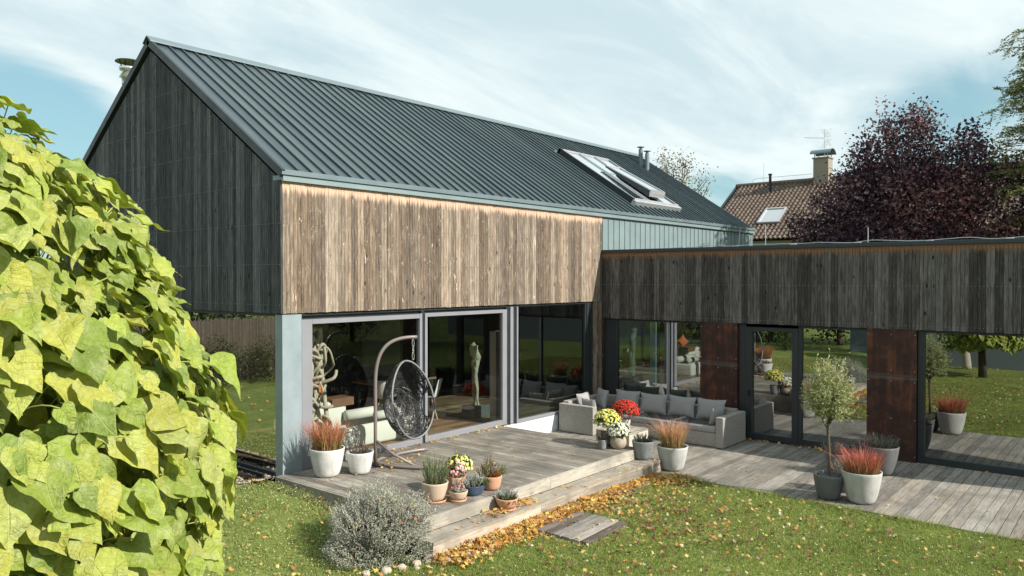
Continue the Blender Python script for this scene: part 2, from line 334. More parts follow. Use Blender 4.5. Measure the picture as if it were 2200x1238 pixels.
class MB:
    def __init__(s): s.v = []; s.q = []; s.t = []; s.c = []; s.ng = {}; s.n = 0
    def addv(s, V, col=(0.5, 0.5, 0.5)):
        V = np.asarray(V, float).reshape(-1, 3); i = s.n; s.v.append(V); s.n += len(V)
        c = np.asarray(col, float); s.c.append(np.broadcast_to(c, (len(V), 3)) if c.ndim == 1 else c); return i
    def faces(s, F):
        F = np.asarray(F, int)
        if F.shape[1] == 4: s.q.append(F)
        elif F.shape[1] == 3: s.t.append(F)
        else: s.ng.setdefault(F.shape[1], []).append(F)
    def box(s, x0, x1, y0, y1, z0, z1, col=(.5, .5, .5)):
        i = s.addv([(x0, y0, z0), (x1, y0, z0), (x1, y1, z0), (x0, y1, z0), (x0, y0, z1), (x1, y0, z1), (x1, y1, z1), (x0, y1, z1)], col)
        s.faces(np.array([(0, 3, 2, 1), (4, 5, 6, 7), (0, 1, 5, 4), (1, 2, 6, 5), (2, 3, 7, 6), (3, 0, 4, 7)]) + i); return s
    def poly_prism(s, pts, d, col=(.5, .5, .5)):
        pts = np.asarray(pts, float); n = len(pts); i = s.addv(np.vstack([pts, pts + np.asarray(d, float)]), col)
        s.faces(np.arange(n)[None, ::-1] + i); s.faces(np.arange(n)[None] + n + i)
        s.faces(np.array([(k, (k + 1) % n, (k + 1) % n + n, k + n) for k in range(n)]) + i); return s
    def tube(s, P, r, k=8, closed=False, col=(.5, .5, .5), cap=True):
        P = np.asarray(P, float); n = len(P); r = np.broadcast_to(np.asarray(r, float), (n,))
        if closed: T = np.roll(P, -1, 0) - np.roll(P, 1, 0)
        else: T = np.gradient(P, axis=0)
        T /= np.linalg.norm(T, axis=1)[:, None] + 1e-12
        u = np.cross(T[0], [0, 0, 1.]);
        if np.linalg.norm(u) < .1: u = np.cross(T[0], [1., 0, 0])
        a = np.linspace(0, 2 * math.pi, k, endpoint=False); V = []
        for j in range(n):
            u = u - T[j] * (u @ T[j]); u /= np.linalg.norm(u) + 1e-12; w_ = np.cross(T[j], u)
            V.append(P[j] + r[j] * (np.cos(a)[:, None] * u + np.sin(a)[:, None] * w_))
        i = s.addv(np.vstack(V), col if np.ndim(col) == 1 else np.repeat(col, k, 0)); m = n if closed else n - 1
        F = [(j * k + b, j * k + (b + 1) % k, ((j + 1) % n) * k + (b + 1) % k, ((j + 1) % n) * k + b) for j in range(m) for b in range(k)]
        s.faces(np.array(F) + i)
        if cap and not closed: s.faces(np.arange(k)[None, ::-1] + i); s.faces(np.arange(k)[None] + (n - 1) * k + i)
        return s
    def lathe(s, prof, k=40, c=(0, 0, 0), ell=(1, 1), col=(.5, .5, .5)):
        a = np.linspace(0, 2 * math.pi, k, endpoint=False); n = len(prof)
        V = np.vstack([np.c_[c[0] + r * np.cos(a) * ell[0], c[1] + r * np.sin(a) * ell[1], np.full(k, c[2] + z)] for r, z in prof]); i = s.addv(V, col)
        s.faces(np.array([(j * k + b, j * k + (b + 1) % k, (j + 1) * k + (b + 1) % k, (j + 1) * k + b) for j in range(n - 1) for b in range(k)]) + i)
        return s
    def disc(s, r, z, k=24, c=(0, 0), ell=(1, 1)):
        a = np.linspace(0, 2 * math.pi, k, endpoint=False); i = s.addv(np.c_[c[0] + r * np.cos(a) * ell[0], c[1] + r * np.sin(a) * ell[1], np.full(k, z)]); s.faces(np.arange(k)[None] + i); return s
    def grid(s, G, col=(.5, .5, .5)):
        h, w_ = G.shape[:2]; i = s.addv(G.reshape(-1, 3), col); a = np.arange(h * w_).reshape(h, w_)
        s.faces(np.stack([a[:-1, :-1], a[:-1, 1:], a[1:, 1:], a[1:, :-1]], -1).reshape(-1, 4) + i); return s
    def inst(s, TV, TF, Mx, Pos, Cols):
        """template verts/faces placed N times; Mx (N,3,3) columns = local axes (scaled)"""
        V = np.einsum('nij,kj->nki', Mx, TV) + Pos[:, None]; k = len(TV); N = len(Pos)
        C = Cols if Cols.ndim == 3 else np.repeat(Cols[:, None], k, 1)
        i = s.addv(V.reshape(-1, 3), C.reshape(-1, 3)); F = (np.asarray(TF)[None] + (np.arange(N) * k)[:, None, None] + i).reshape(-1, len(TF[0])); s.faces(F); return s
    def build(s, name, mat, parent=None, smooth=False, loc=None, uv=None):
        F = []
        if s.q: F.append(np.vstack(s.q))
        if s.t: F.append(np.vstack(s.t))
        for k in s.ng: F.append(np.vstack(s.ng[k]))
        return mesh_np(name, np.vstack(s.v), F, mat, parent, np.vstack(s.c), smooth, uv, loc)

def bevel(o, wd=0.01, seg=2):
    m = o.modifiers.new('bevel', 'BEVEL'); m.width = wd; m.segments = seg; m.limit_method = 'ANGLE'; m.angle_limit = R(40); return o
def tag(o, label=None, cat=None, group=None, kind=None):
    if label: o['label'] = label
    if cat: o['category'] = cat
    if group: o['group'] = group
    if kind: o['kind'] = kind
    return o
def thing(name, label, cat, loc=(0, 0, 0), group=None, rz=0):
    o = bpy.data.objects.new(name, None); COL.objects.link(o); o.location = loc; o.rotation_euler = (0, 0, rz); o.empty_display_size = .2
    return tag(o, label, cat, group)
def unit(v): v = np.asarray(v, float); return v / (np.linalg.norm(v, axis=-1, keepdims=True) + 1e-12)
def frames(nrm, tan, sx=1, sy=1, sz=1):
    """columns: x = side, y = tan (length), z = normal"""
    nrm = unit(nrm); tan = unit(tan - nrm * (nrm * tan).sum(-1, keepdims=True)); side = np.cross(tan, nrm)
    b = lambda q: np.broadcast_to(np.asarray(q, float), (len(nrm),))[:, None]
    return np.stack([side * b(sx), tan * b(sy), nrm * b(sz)], -1)
def bez(p, n=16):
    p = [np.array(q, float) for q in p]; t = np.linspace(0, 1, n)[:, None]
    if len(p) == 3: return (1 - t)**2 * p[0] + 2 * t * (1 - t) * p[1] + t * t * p[2]
    return (1 - t)**3 * p[0] + 3 * t * (1 - t)**2 * p[1] + 3 * t * t * (1 - t) * p[2] + t**3 * p[3]
def spline(P, n=8, closed=False):
    P = np.asarray(P, float); N = len(P); out = []
    idx = range(N) if closed else range(N - 1)
    for i in idx:
        g = lambda k: P[k % N] if closed else P[min(max(k, 0), N - 1)]
        a, b, c, d = g(i - 1), g(i), g(i + 1), g(i + 2)
        for t in np.arange(n) / n: out.append(.5 * ((2 * b) + (-a + c) * t + (2 * a - 5 * b + 4 * c - d) * t * t + (-a + 3 * b - 3 * c + d) * t**3))
    if not closed: out.append(P[-1])
    return np.array(out)
def rc(n=1): return rng.random((n, 3))
def lerpc(a, b, t): t = np.asarray(t)[:, None]; return np.array(a) * (1 - t) + np.array(b) * t
LEAF_V = np.array([(0, 0, 0), (.5, .45, .08), (0, 1, 0), (-.5, .45, .08)], float); LEAF_F = [(0, 1, 2, 3)]
NEED_V = np.array([(-.5, 0, 0), (.5, 0, 0), (0, 1, 0)], float); NEED_F = [(0, 1, 2)]

def in_view(P, mg=0.0):
    d = P - CAM; z = d @ FWD; x = d @ RGT
    return (z > .5) & (np.abs(x) < (1100 / 1653 + mg) * z + .5)

# ------------------------------------------------------------------ ground
def lawn_z(x, y):
    x = np.asarray(x, float); y = np.asarray(y, float)
    s = np.clip((-y - 0.6) / 2.6, 0, 1); s = s * s * (3 - 2 * s)
    left = -0.07 - 0.35 * s
    k = np.clip((x + 0.15) / 0.25, 0, 1)
    far = np.where(y > 0, -0.07, left)
    return far * (1 - k) + (-0.42) * k
xs = np.r_[-300, -60, np.arange(-30, 0.5, .5), 0.02, 0.1, np.arange(.5, 45, 1.5), 80, 300]; ys = np.r_[-300, -60, np.arange(-30, -4, 1.0), np.arange(-4, 2, .25), np.arange(2, 40, 1.5), 80, 300]
X, Y = np.meshgrid(xs, ys); Z = lawn_z(X, Y); Z = np.where((X > .05) & (Y > -1), -.45, Z)
b = MB(); b.grid(np.stack([X, Y, Z], -1)); g = b.build('lawn_ground', M['ground'], smooth=True); tag(g, kind='structure')

def boards(mb, a0, a1, b0, b1, z1, th, axis, wd, gap=.006, jit=.0015, maxlen=None):
    """boards running along axis; a = along range, b = across range (callables allowed for a1)"""
    t = b0
    while t < b1 - .01:
        e = min(t + wd - gap, b1); j = rng.uniform(-jit, jit); mid = (t + e) / 2
        A0 = a0(mid) if callable(a0) else a0; A1 = a1(mid) if callable(a1) else a1
        cuts = [A0]
        if maxlen:
            q = A0 + rng.uniform(.3, 1) * maxlen
            while q < A1 - .4: cuts.append(q); q += maxlen
        cuts.append(A1)
        for u0, u1 in zip(cuts[:-1], cuts[1:]):
            c = rc()[0]
            if axis == 'x': mb.box(u0, u1 - .004, t, e, z1 - th + j, z1 + j, c)
            else: mb.box(t, e, u0, u1 - .004, z1 - th + j, z1 + j, c)
        t += wd
    return mb
# lower deck: boards along x, from the lawn edge to the wing
def lawn_edge(y): return 5.30 + .22 * math.exp(-((y + 3.9) / .35)**2) - .02 * max(0, -y - 7) if y < -3.95 else 3.2
b = MB(); b.box(3.2, 9.25, -3.72, .0, -.60, -.44); b.box(5.28, 9.25, -14, -3.72, -.60, -.44)
o = b.build('lower_deck_base', M['black']); tag(o, kind='structure')
b = MB(); boards(b, lambda y: lawn_edge(y), 9.26, -14, -3.96, -.40, .035, 'x', .145, .011, maxlen=None); boards(b, 3.2, 9.26, -3.95, -.02, -.40, .035, 'x', .145, .011, maxlen=None)
o = b.build('lower_deck', M['deck_x']); tag(o, kind='structure')
# raised deck: boards along y with a front edge board, one step below
b = MB(); b.box(-.08, 5.24, -3.26, .0, -.42, -.04); o = b.build('raised_deck_base', M['black']); tag(o, kind='structure')
b = MB(); boards(b, -3.30, 0.0, -.1, 5.28, 0, .035, 'y', .14, .005, maxlen=None)
o = b.build('raised_deck', M['deck_y']); tag(o, kind='structure')
b = MB(); b.box(-.1, 2.6, -3.34, -3.304, -.185, -.002, rc()[0]); b.box(2.605, 5.30, -3.34, -3.304, -.185, -.002, rc()[0]); b.box(5.284, 5.32, -3.30, 0, -.4, -.002, rc()[0]); b.box(-.135, -.102, -3.34, 0, -.3, -.004, rc()[0])
o = b.build('raised_deck_edging', M['step_wood']); tag(o, kind='structure')
b = MB(); b.box(-.3, 2.1, -3.52, -3.345, -.225, -.19, rc()[0]); b.box(2.105, 5.46, -3.52, -3.345, -.225, -.19, rc()[0]); b.box(-.3, 3.1, -3.70, -3.526, -.225, -.19, rc()[0]); b.box(3.105, 5.46, -3.70, -3.526, -.225, -.19, rc()[0])
b.box(-.3, 1.9, -3.695, -3.66, -.43, -.228, rc()[0]); b.box(1.905, 5.455, -3.695, -3.66, -.43, -.228, rc()[0]); b.box(5.42, 5.455, -3.655, -3.35, -.43, -.228, rc()[0]); b.box(-.30, -.27, -3.655, -3.35, -.43, -.228, rc()[0])
o = b.build('deck_step', M['step_wood']); tag(o, kind='structure')
b = MB(); b.poly_prism([(1.40, -4.86, -.45), (2.50, -4.74, -.45), (2.44, -3.86, -.45), (1.42, -3.92, -.45)], (0, 0, .03)); pb = b.build('pad_base', M['black']); tag(pb, kind='structure')
b = MB(); t = -4.86
while t < -3.95: b.poly_prism([(1.40, t, -.42), (2.49, t + .06, -.42), (2.485, t + .178, -.42), (1.405, t + .125, -.42)], (0, 0, .04), rc()[0]); t += .152
o = b.build('wooden_garden_pad', M['pad_wood']); tag(o, 'square pad of old grey boards set in the lawn in front of the step', 'garden pad')

# gravel strip with a black drainage channel beside the gable glass
b = MB(); b.grid(np.stack(np.meshgrid([-.62, -.02], np.linspace(.15, 9, 20)) + [np.full((20, 2), -.055)], -1)); o = b.build('gravel_strip', M['gravel']); tag(o, kind='structure')
b = MB(); b.box(-.40, -.36, .2, 9, -.07, .02); b.box(-.24, -.20, .2, 9, -.07, .03); b.box(-.36, -.24, .2, 9, -.05, -.03)
o = b.build('drain_channel', M['black']); tag(o, 'long black metal drain channel lying in the gravel beside the gable glass', 'drain')
def rocks(mb, P, S, k=5):
    for p, s in zip(P, S):
        n = 9; m = 6; th = np.linspace(0, 2 * math.pi, n, endpoint=False); pr = []
        e = rng.uniform(.7, 1.2, 3) * s; e[2] *= .65
        a = np.linspace(-math.pi / 2, math.pi / 2, m)
        V = np.array([(math.cos(q) * math.cos(t), math.cos(q) * math.sin(t), math.sin(q)) for q in a for t in th]); V *= 1 + rng.uniform(-.16, .16, (len(V), 1)); V[:n] = V[0] * 0 + [0, 0, -1]; V[-n:] = [0, 0, 1]
        rot = np.array(Matrix.Rotation(rng.uniform(0, 6), 3, 'Z') @ Matrix.Rotation(rng.uniform(-.4, .4), 3, 'X'))
        V = (V * e) @ rot.T + p; i = mb.addv(V, (.5, .5, .5)); mb.faces(np.array([(j * n + b_, j * n + (b_ + 1) % n, (j + 1) * n + (b_ + 1) % n, (j + 1) * n + b_) for j in range(m - 1) for b_ in range(n)]) + i)
    return mb
b = MB(); n = 1500; P = np.c_[rng.uniform(-.62, -.03, n), rng.uniform(.15, 6, n), np.full(n, -.05)]; 
rocks(b, P[:900], rng.uniform(.012, .026, 900)); o = b.build('gravel', M['stone']); tag(o, 'small pale gravel stones spread along the foot of the gable glass', 'gravel', kind='stuff')

# ------------------------------------------------------------------ the house
H = thing('gabled_house', 'large gabled timber house with dark standing seam roof and a flat roofed wing', 'house')
HZ1, EZ, RY, RZ, LX, WX = 2.55, 4.65, 4.35, 7.60, 18.46, 9.13
def roof_under(y): return EZ + (RZ - .10 - EZ) * (min(y, 2 * RY - y)) / RY
# front cladding
b = MB(); x = 0.0
while x < WX - .01:
    e = min(x + .135 - .005, WX); j = rng.uniform(-.004, .006); c = rc()[0]
    for u0, u1 in ((x, x + .062), (x + .068, e)): b.box(u0, u1, -.022 + j, .0, HZ1 + rng.uniform(-.004, .004), EZ + .02, c)
    b.box(x + .06, x + .07, -.012 + j, 0, HZ1 + .003, EZ + .02, c); x += .135
tag(b.build('front_cladding', M['front_wood'], H), 'sunlit brown weathered board cladding')
b = MB(); b.box(.002, WX, .001, .25, HZ1 + .01, EZ + .1); b.box(.001, .2, .25, 8.68, HZ1 + .01, EZ + .05)
b.build('wall_backing', M['black'], H)
# gable cladding: boards along y
b = MB(); y = 0.0
while y < 8.7:
    e = min(y + .118 - .005, 8.7); j = rng.uniform(-.004, .006); c = rc()[0]; zb = HZ1 + rng.uniform(-.004, .004)
    for u0, u1, jj in ((y, y + .054, 0), (y + .054, y + .062, .008), (y + .062, e, 0)):
        z0, z1 = roof_under(u0), roof_under(u1); x0, x1 = -.022 + j + jj, .0
        i = b.addv([(x0, u0, zb), (x0, u1, zb), (x1, u1, zb), (x1, u0, zb), (x0, u0, z0), (x0, u1, z1), (x1, u1, z1), (x1, u0, z0)], c)
        b.faces(np.array([(0, 1, 2, 3), (7, 6, 5, 4), (4, 5, 1, 0), (5, 6, 2, 1), (6, 7, 3, 2), (7, 4, 0, 3)]) + i)
    y += .118
tag(b.build('gable_cladding', M['gable_wood'], H), 'dark shaded vertical board cladding of the gable')
b = MB(); b.poly_prism([(.0005, 0, HZ1 + .01), (.0005, 8.7, HZ1 + .01), (.0005, 8.7, EZ), (.0005, RY, RZ - .1), (.0005, 0, EZ)], (.12, 0, 0)); b.build('gable_backing', M['black'], H)
# nails
b = MB()
for z in (2.62, 3.33, 3.98, 4.58):
    for x in np.arange(.03, WX, .0675): b.box(x, x + .008, -.0315, -.02, z + rng.uniform(-.004, .004), z + .010)
for z in np.arange(2.68, 7.4, .65):
    for y in np.arange(.03, 8.68, .059):
        if roof_under(y) > z + .05: b.box(-.0315, -.02, y, y + .0055, z + rng.uniform(-.006, .006), z + .0065)
for z in (2.2, 2.96, 3.66):
    for y in np.arange(-13, -.02, .0675): b.box(WX - .0315, WX - .02, y, y + .009, z + rng.uniform(-.004, .004), z + .010)
b.build('nail', M['nail'], H)
# roof shell, facing -y slope with seams
SE = np.array([0, -.07, 4.79]); SR = np.array([0, RY, RZ + .09]); sd = SR - SE; sl_ = np.linalg.norm(sd); sd /= sl_; sn = np.cross([1, 0, 0], sd)
def on_roof(x, t, h=0): return np.array([x, 0, 0]) + SE + sd * t + sn * h
b = MB(); b.poly_prism([on_roof(-.06, 0), on_roof(LX + .05, 0), on_roof(LX + .05, sl_), on_roof(-.06, sl_)], -sn * .07)
mir = lambda p: np.array([p[0], 2 * RY - p[1], p[2]])
b.poly_prism([mir(on_roof(-.06, sl_)), mir(on_roof(LX + .05, sl_)), mir(on_roof(LX + .05, 0)), mir(on_roof(-.06, 0))], mir(-sn) * [1, 1, 1] * .07 - np.array([0, 2 * RY * .07, 0]))
tag(b.build('roof', M['roof'], H), 'dark blue grey metal roof plane')
b = MB(); k = 1; x = -.02 + .29
while x < LX:
    o4 = [on_roof(x - .012, .04), on_roof(x + .012, .04), on_roof(x + .012, sl_ - .1), on_roof(x - .012, sl_ - .1)]
    skip = 11.25 < x < 14.2
    if not skip: b.poly_prism(o4, sn * .040)
    else:
        b.poly_prism([on_roof(x - .012, .04), on_roof(x + .012, .04), on_roof(x + .012, .60), on_roof(x - .012, .60)], sn * .04)
        b.poly_prism([on_roof(x - .012, 3.86), on_roof(x + .012, 3.86), on_roof(x + .012, sl_ - .1), on_roof(x - .012, sl_ - .1)], sn * .04)
    x += .2653
tag(b.build('roof_seam', M['roof'], H))
b = MB()
for s_ in (0, 1):
    f = (lambda p: p) if s_ == 0 else mir
    P = [f(on_roof(-.075, -.04, .045)), f(on_roof(-.075, sl_ + .02, .045)), f(on_roof(-.075, sl_ + .02, -.085)), f(on_roof(-.075, -.04, -.085))]
    b.poly_prism(P, (.055, 0, 0))
tag(b.build('rake_trim', M['rake'], H), 'dark metal trim along the gable edge')
b = MB()
for s_ in (0, 1):
    f = (lambda p: p) if s_ == 0 else mir
    b.poly_prism([f(on_roof(-.10, sl_ - .16, .05)), f(on_roof(LX + .03, sl_ - .16, .05)), f(on_roof(LX + .03, sl_ + .03, .065)), f(on_roof(-.10, sl_ + .03, .065))], (0, 0, .022))
b.build('ridge_cap', M['trim'], H)
b = MB(); b.box(-.07, LX + .06, -.115, -.06, 4.735, 4.815); b.build('gutter', M['trim'], H)
b = MB(); b.box(-.03, LX + .04, -.085, -.03, 4.64, 4.733); b.box(-.03, LX + .04, -.03, .2, 4.66, 4.735); b.build('eave_fascia', M['zinc'], H)
# zinc upper wall beyond the wing
b = MB(); b.box(WX, LX, -.01, .2, 3.6, 4.655); x = WX + .02
while x < LX: b.box(x, x + .012, -.028, -.008, 3.6, 4.652); x += .262
b.box(LX - .002, LX + .02, -.02, 8.7, 2.5, 4.655); tag(b.build('zinc_wall', M['zinc'], H), 'pale grey standing seam metal wall under the eave')
b = MB(); b.poly_prism([(LX - .05, 0, 4.6), (LX - .05, 8.7, 4.6), (LX - .05, RY, RZ)], (.04, 0, 0)); b.box(LX - .1, LX - .003, 0, 8.7, -.4, 4.6); b.box(0.0, LX, 8.5, 8.7, -.4, 4.66)
b.build('far_wall', M['gable_wood'], H)
b = MB(); b.tube([(17.2, -.12, 4.74), (17.2, -.10, 4.6), (17.15, -.04, 3.7)], .012, 6); b.build('rain_wire', M['wire'], H)
# skylight strip
def rbox(mb, x0, x1, t0, t1, h0, h1): mb.poly_prism([on_roof(x0, t0, h0), on_roof(x1, t0, h0), on_roof(x1, t1, h0), on_roof(x0, t1, h0)], sn * (h1 - h0))
SX0, SX1, ST0, ST1 = 11.40, 14.02, .70, 3.72
sk = MB(); rbox(sk, SX0, SX0 + .06, ST0, ST1, .0, .16); rbox(sk, SX1 - .06, SX1, ST0, ST1, .0, .13); rbox(sk, SX0, SX1, ST1 - .06, ST1 + .03, .0, .15)
skf = sk.build('skylight', M['darkframe'], H); skf['label'] = 'long glazed roof window with one sash tilted open'
sk = MB(); rbox(sk, SX0 - .02, SX1 + .02, ST0 - .12, ST0, .0, .13); sk.build('skylight_sill', M['steel'], skf)
sk = MB()
for i in range(4): rbox(sk, SX0 + .06 + i * .84 - (.0 if i else 0), SX0 + .085 + i * .84, ST0, ST1 - .06, .12, .165) if i < 3 else rbox(sk, SX1 - .06, SX1 - .03, ST0, ST1 - .06, .12, .165)
rbox(sk, SX0 + .06, SX1 - .06, ST0 + .001, ST0 + .03, .12, .166); rbox(sk, SX0 + .06, SX1 - .06, ST1 - .10, ST1 - .062, .12, .166); sk.build('skylight_bar', M['lightframe'], skf)
sk = MB(); rbox(sk, SX0 + .09, SX1 - .09, ST0 + .035, ST1 - .11, .10, .13); sk.build('skylight_glass', M['glass_sky'], skf)
sk = MB(); sk.poly_prism([on_roof(12.52, .98, .18), on_roof(12.52, 2.72, .20), on_roof(12.52, 2.72, .24), on_roof(12.52, .98, .36)], (.05, 0, 0)); sk.poly_prism([on_roof(13.30, .98, .18), on_roof(13.30, 2.72, .20), on_roof(13.30, 2.72, .24), on_roof(13.30, .98, .36)], (.05, 0, 0))
tag(sk.build('open_sash', M['darkframe'], skf)); 
sk = MB(); sk.poly_prism([on_roof(12.52, .93, .30), on_roof(13.35, .93, .30), on_roof(13.35, .98, .40), on_roof(12.52, .98, .40)], -sn * .10); sk.build('sash_sill', M['steel'], skf)
sk = MB(); sk.poly_prism([on_roof(12.57, .985, .355), on_roof(13.30, .985, .355), on_roof(13.30, 2.72, .235), on_roof(12.57, 2.72, .235)], sn * .012); sk.build('sash_glass', M['glass_sky'], skf)
sk = MB(); 
for xx in (12.50, 13.31): sk.poly_prism([on_roof(xx, .98, .362), on_roof(xx + .045, .98, .362), on_roof(xx + .045, 2.76, .242), on_roof(xx, 2.76, .242)], sn * .03)
sk.poly_prism([on_roof(12.5, 2.72, .242), on_roof(13.36, 2.72, .242), on_roof(13.36, 2.77, .235), on_roof(12.5, 2.77, .235)], sn * .032); sk.build('sash_frame', M['lightframe'], skf)
for xx, yy in ((17.0, 3.5), (17.0, 3.24)):
    b = MB(); z0 = on_roof(xx, (yy + .07) / sd[1])[2] - .05
    b.lathe([(.075, 0), (.075, .62), (.05, .62), (.05, .68), (.13, .69), (.13, .71), (.0, .73)], 16, (xx, yy, z0)); b.build('vent_pipe', M['trim'], H)
# flue behind the ridge
fl = MB(); fx, fy = .52, 6.5; fl.lathe([(.13, 5.8), (.13, 7.42), (.10, 7.44)], 20, (fx, fy, 0)); f0 = fl.build('flue_pipe', M['brassy'], H, True)
fl = MB(); fl.lathe([(.145, 7.30), (.145, 7.42), (.20, 7.45), (.12, 7.58), (.19, 7.60), (.20, 7.66), (.10, 7.68)], 24, (fx, fy, 0)); fl.build('flue_collar', M['steel'], f0, True)
fl = MB(); fl.lathe([(.0, 7.86), (.27, 7.80), (.28, 7.78), (.0, 7.80)], 24, (fx, fy, 0))
for a in range(4): fl.tube([(fx + .14 * math.cos(a * 1.57), fy + .14 * math.sin(a * 1.57), 7.6), (fx + .2 * math.cos(a * 1.57), fy + .2 * math.sin(a * 1.57), 7.8)], .012, 5)
fl.build('flue_cap', M['black'], f0)
# pillar and soffit
b = MB(); b.box(0, .36, .0, .2, -.12, 2.53); bevel(tag(b.build('corner_pillar', M['pillar'], H), 'pale blue grey steel corner pillar'), .004)
b = MB(); b.box(.02, 8.79, .03, .5, 2.5, 2.545); b.box(.02, .5, .5, 8.6, 2.5, 2.545); b.build('soffit', M['darkframe'], H)

# ---- front windows (plane y = 0)
def pane(mb, x0, x1, z0, z1, y): i = mb.addv([(x0, y, z0), (x1, y, z0), (x1, y, z1), (x0, y, z1)]); mb.faces(np.array([[0, 1, 2, 3]]) + i)
def window(name, parts, x0, x1, z0, z1, gm, y=.06, label=None):
    b = MB()
    for q in parts: b.box(*q)
    f = b.build(name, M['frame'], H); bevel(f, .004, 1)
    p = MB(); pane(p, x0, x1, z0, z1, y); p.build('pane', M[gm], f)
    if label: f['label'] = label
    return f
fA = window('sliding_window', [(.365, .57, .005, .12, .0, 2.44), (.57, 2.97, .005, .10, 2.36, 2.44), (.57, 2.97, .005, .10, .0, .10), (2.965, 3.03, .0, .10, 0, 2.45)], .57, 2.97, .1, 2.36, 'glass', label='large glass pane nearest the corner pillar')
fB = window('sliding_window', [(3.10, 3.165, .0, .12, .0, 2.45), (3.165, 5.36, .005, .10, 2.38, 2.45), (3.165, 5.36, .005, .10, .0, .11), (5.36, 5.50, .005, .10, 0, 2.45), (5.61, 5.71, .0, .12, 0, 2.5), (5.82, 5.87, -.005, .12, -.02, 2.5)], 3.165, 5.36, .1, 2.38, 'glass', label='glass pane with the carved wood figure behind it')
fC = window('corner_window', [(5.87, 7.6, .0, .10, -.03, .035)], 5.87, 8.45, .03, 2.5, 'glass_green', .07, label='greenish fixed glass pane beside the wing')
b = MB(); b.box(.36, 5.87, .09, .14, 2.44, 2.53); b.box(3.03, 3.10, .03, .1, 0, 2.5); b.box(5.50, 5.61, .03, .1, 0, 2.5); b.box(5.71, 5.82, .03, .1, 0, 2.5); b.box(8.45, 8.78, .02, .12, -.4, 2.52); b.box(8.50, 8.53, .0, .02, -.4, 2.5); b.box(8.63, 8.67, .0, .02, -.4, 2.5)
tag(b.build('dark_rail', M['darkframe'], H))
b = MB(); b.box(5.33, 7.35, .012, .3, -.42, -.035); b.build('plinth_wall', M['wall'], H)
b = MB(); b.box(7.351, 8.79, .012, .3, -.42, .03); b.build('plinth_dark_end', M['darkframe'], H)  # right-hand stretch of the plinth, coloured dark behind the sofa
b = MB()
for x0, x1 in ((8.79, 8.90), (8.905, 9.015), (9.02, 9.13)): b.box(x0, x1, -.018, .1, -.4, HZ1, rc()[0])
b.build('corner_boards', M['front_wood'], H)
# gable glass
b = MB(); i = b.addv([(.03, .2, .0), (.03, 8.4, .0), (.03, 8.4, 2.5), (.03, .2, 2.5)]); b.faces(np.array([[3, 2, 1, 0]]) + i); gg = MB()
gg.box(.01, .09, .2, 8.5, -.10, .0); gg.box(.01, .09, 4.2, 4.28, 0, 2.5); gg.box(.01, .09, 8.4, 8.5, 0, 2.5); gf = gg.build('side_window', M['darkframe'], H); b.build('pane', M['glass_gable'], gf); gf['label'] = 'tall side glazing below the dark gable'
# interior of the main room
b = MB(); t = .12
boards(b, .1, WX, .13, 8.4, -.0, .04, 'x', .2, .002, maxlen=2.2); b.build('room_floor', M['floor'], H)
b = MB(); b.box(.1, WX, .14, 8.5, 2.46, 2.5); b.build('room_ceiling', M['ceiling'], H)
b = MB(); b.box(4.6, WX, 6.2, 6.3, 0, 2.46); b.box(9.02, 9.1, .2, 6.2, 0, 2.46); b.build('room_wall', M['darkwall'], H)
b = MB(); b.box(5.62, 5.86, .42, .60, .0, 1.95); tag(b.build('room_column', M['wall'], H))
b = MB(); b.box(2.6, 3.9, 5.6, 5.7, 0, 2.2); b.build('room_partition', M['greywall'], H); b = MB(); b.box(5.4, 6.6, 4.6, 4.7, .9, 2.2); b.build('room_partition', M['greywall'], H)
# ---- the wing
WZ0, WZ1 = 2.13, 3.735
b = MB(); y = -13.5
while y < -.001:
    e = min(y + .135 - .005, -.03); j = rng.uniform(-.004, .006); c = rc()[0]; zb = WZ0 + rng.uniform(-.004, .004)
    for u0, u1 in ((y, y + .062), (y + .068, e)):
        if u1 > u0: b.box(WX - .022 + j, WX, u0, u1, zb, WZ1, c)
    b.box(WX - .012 + j, WX, y + .06, y + .07, zb + .003, WZ1, c) if y + .07 < -.03 else None
    y += .135
tag(b.build('wing_cladding', M['wing_wood'], H), 'dark grey board cladding of the flat roofed wing')
b = MB(); b.box(WX + .001, WX + .25, -13.5, -.03, WZ0 + .01, WZ1); b.box(WX + .001, 14.5, -13.5, -.03, 3.45, 3.60); b.box(WX + .25, 14.5, -13.5, -.03, 2.3, 2.4); b.box(14.3, 14.5, -13.5, -.03, -.4, 3.74); b.box(WX, 14.5, -13.7, -13.5, -.4, 3.74)
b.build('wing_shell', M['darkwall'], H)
b = MB(); b.box(WX - .05, WX + .30, -13.75, -.03, WZ1 + .001, WZ1 + .08); b.box(14.2, 14.55, -13.75, -.03, WZ1 + .001, WZ1 + .08); b.box(WX + .3, 14.2, -13.75, -13.45, WZ1 + .001, WZ1 + .08); bevel(b.build('parapet_cap', M['rake'], H), .006, 1)
pts = []
for i, y in enumerate(np.linspace(-13, -1.9, 34)): pts.append((WX + .12, y, WZ1 + .105 + .012 * math.sin(i * 1.7) + (.02 if i % 5 == 0 else 0)))
b = MB(); b.tube(spline(pts, 3), .006, 5)
for y in np.linspace(-12.5, -2.2, 9): b.box(WX + .08, WX + .16, y, y + .12, WZ1 + .081, WZ1 + .10)
for y in (-4.05, -6.15): b.tube([(WX + .3, y, WZ1), (WX + .3, y, WZ1 + .55 if y > -5 else WZ1 + .4)], .008, 5)
b.build('lightning_wire', M['wire'], H)
b = MB(); b.box(WX + .3, 14.3, -13.5, -.03, 3.60, 3.62); b.build('wing_roof', M['gravel'], H)
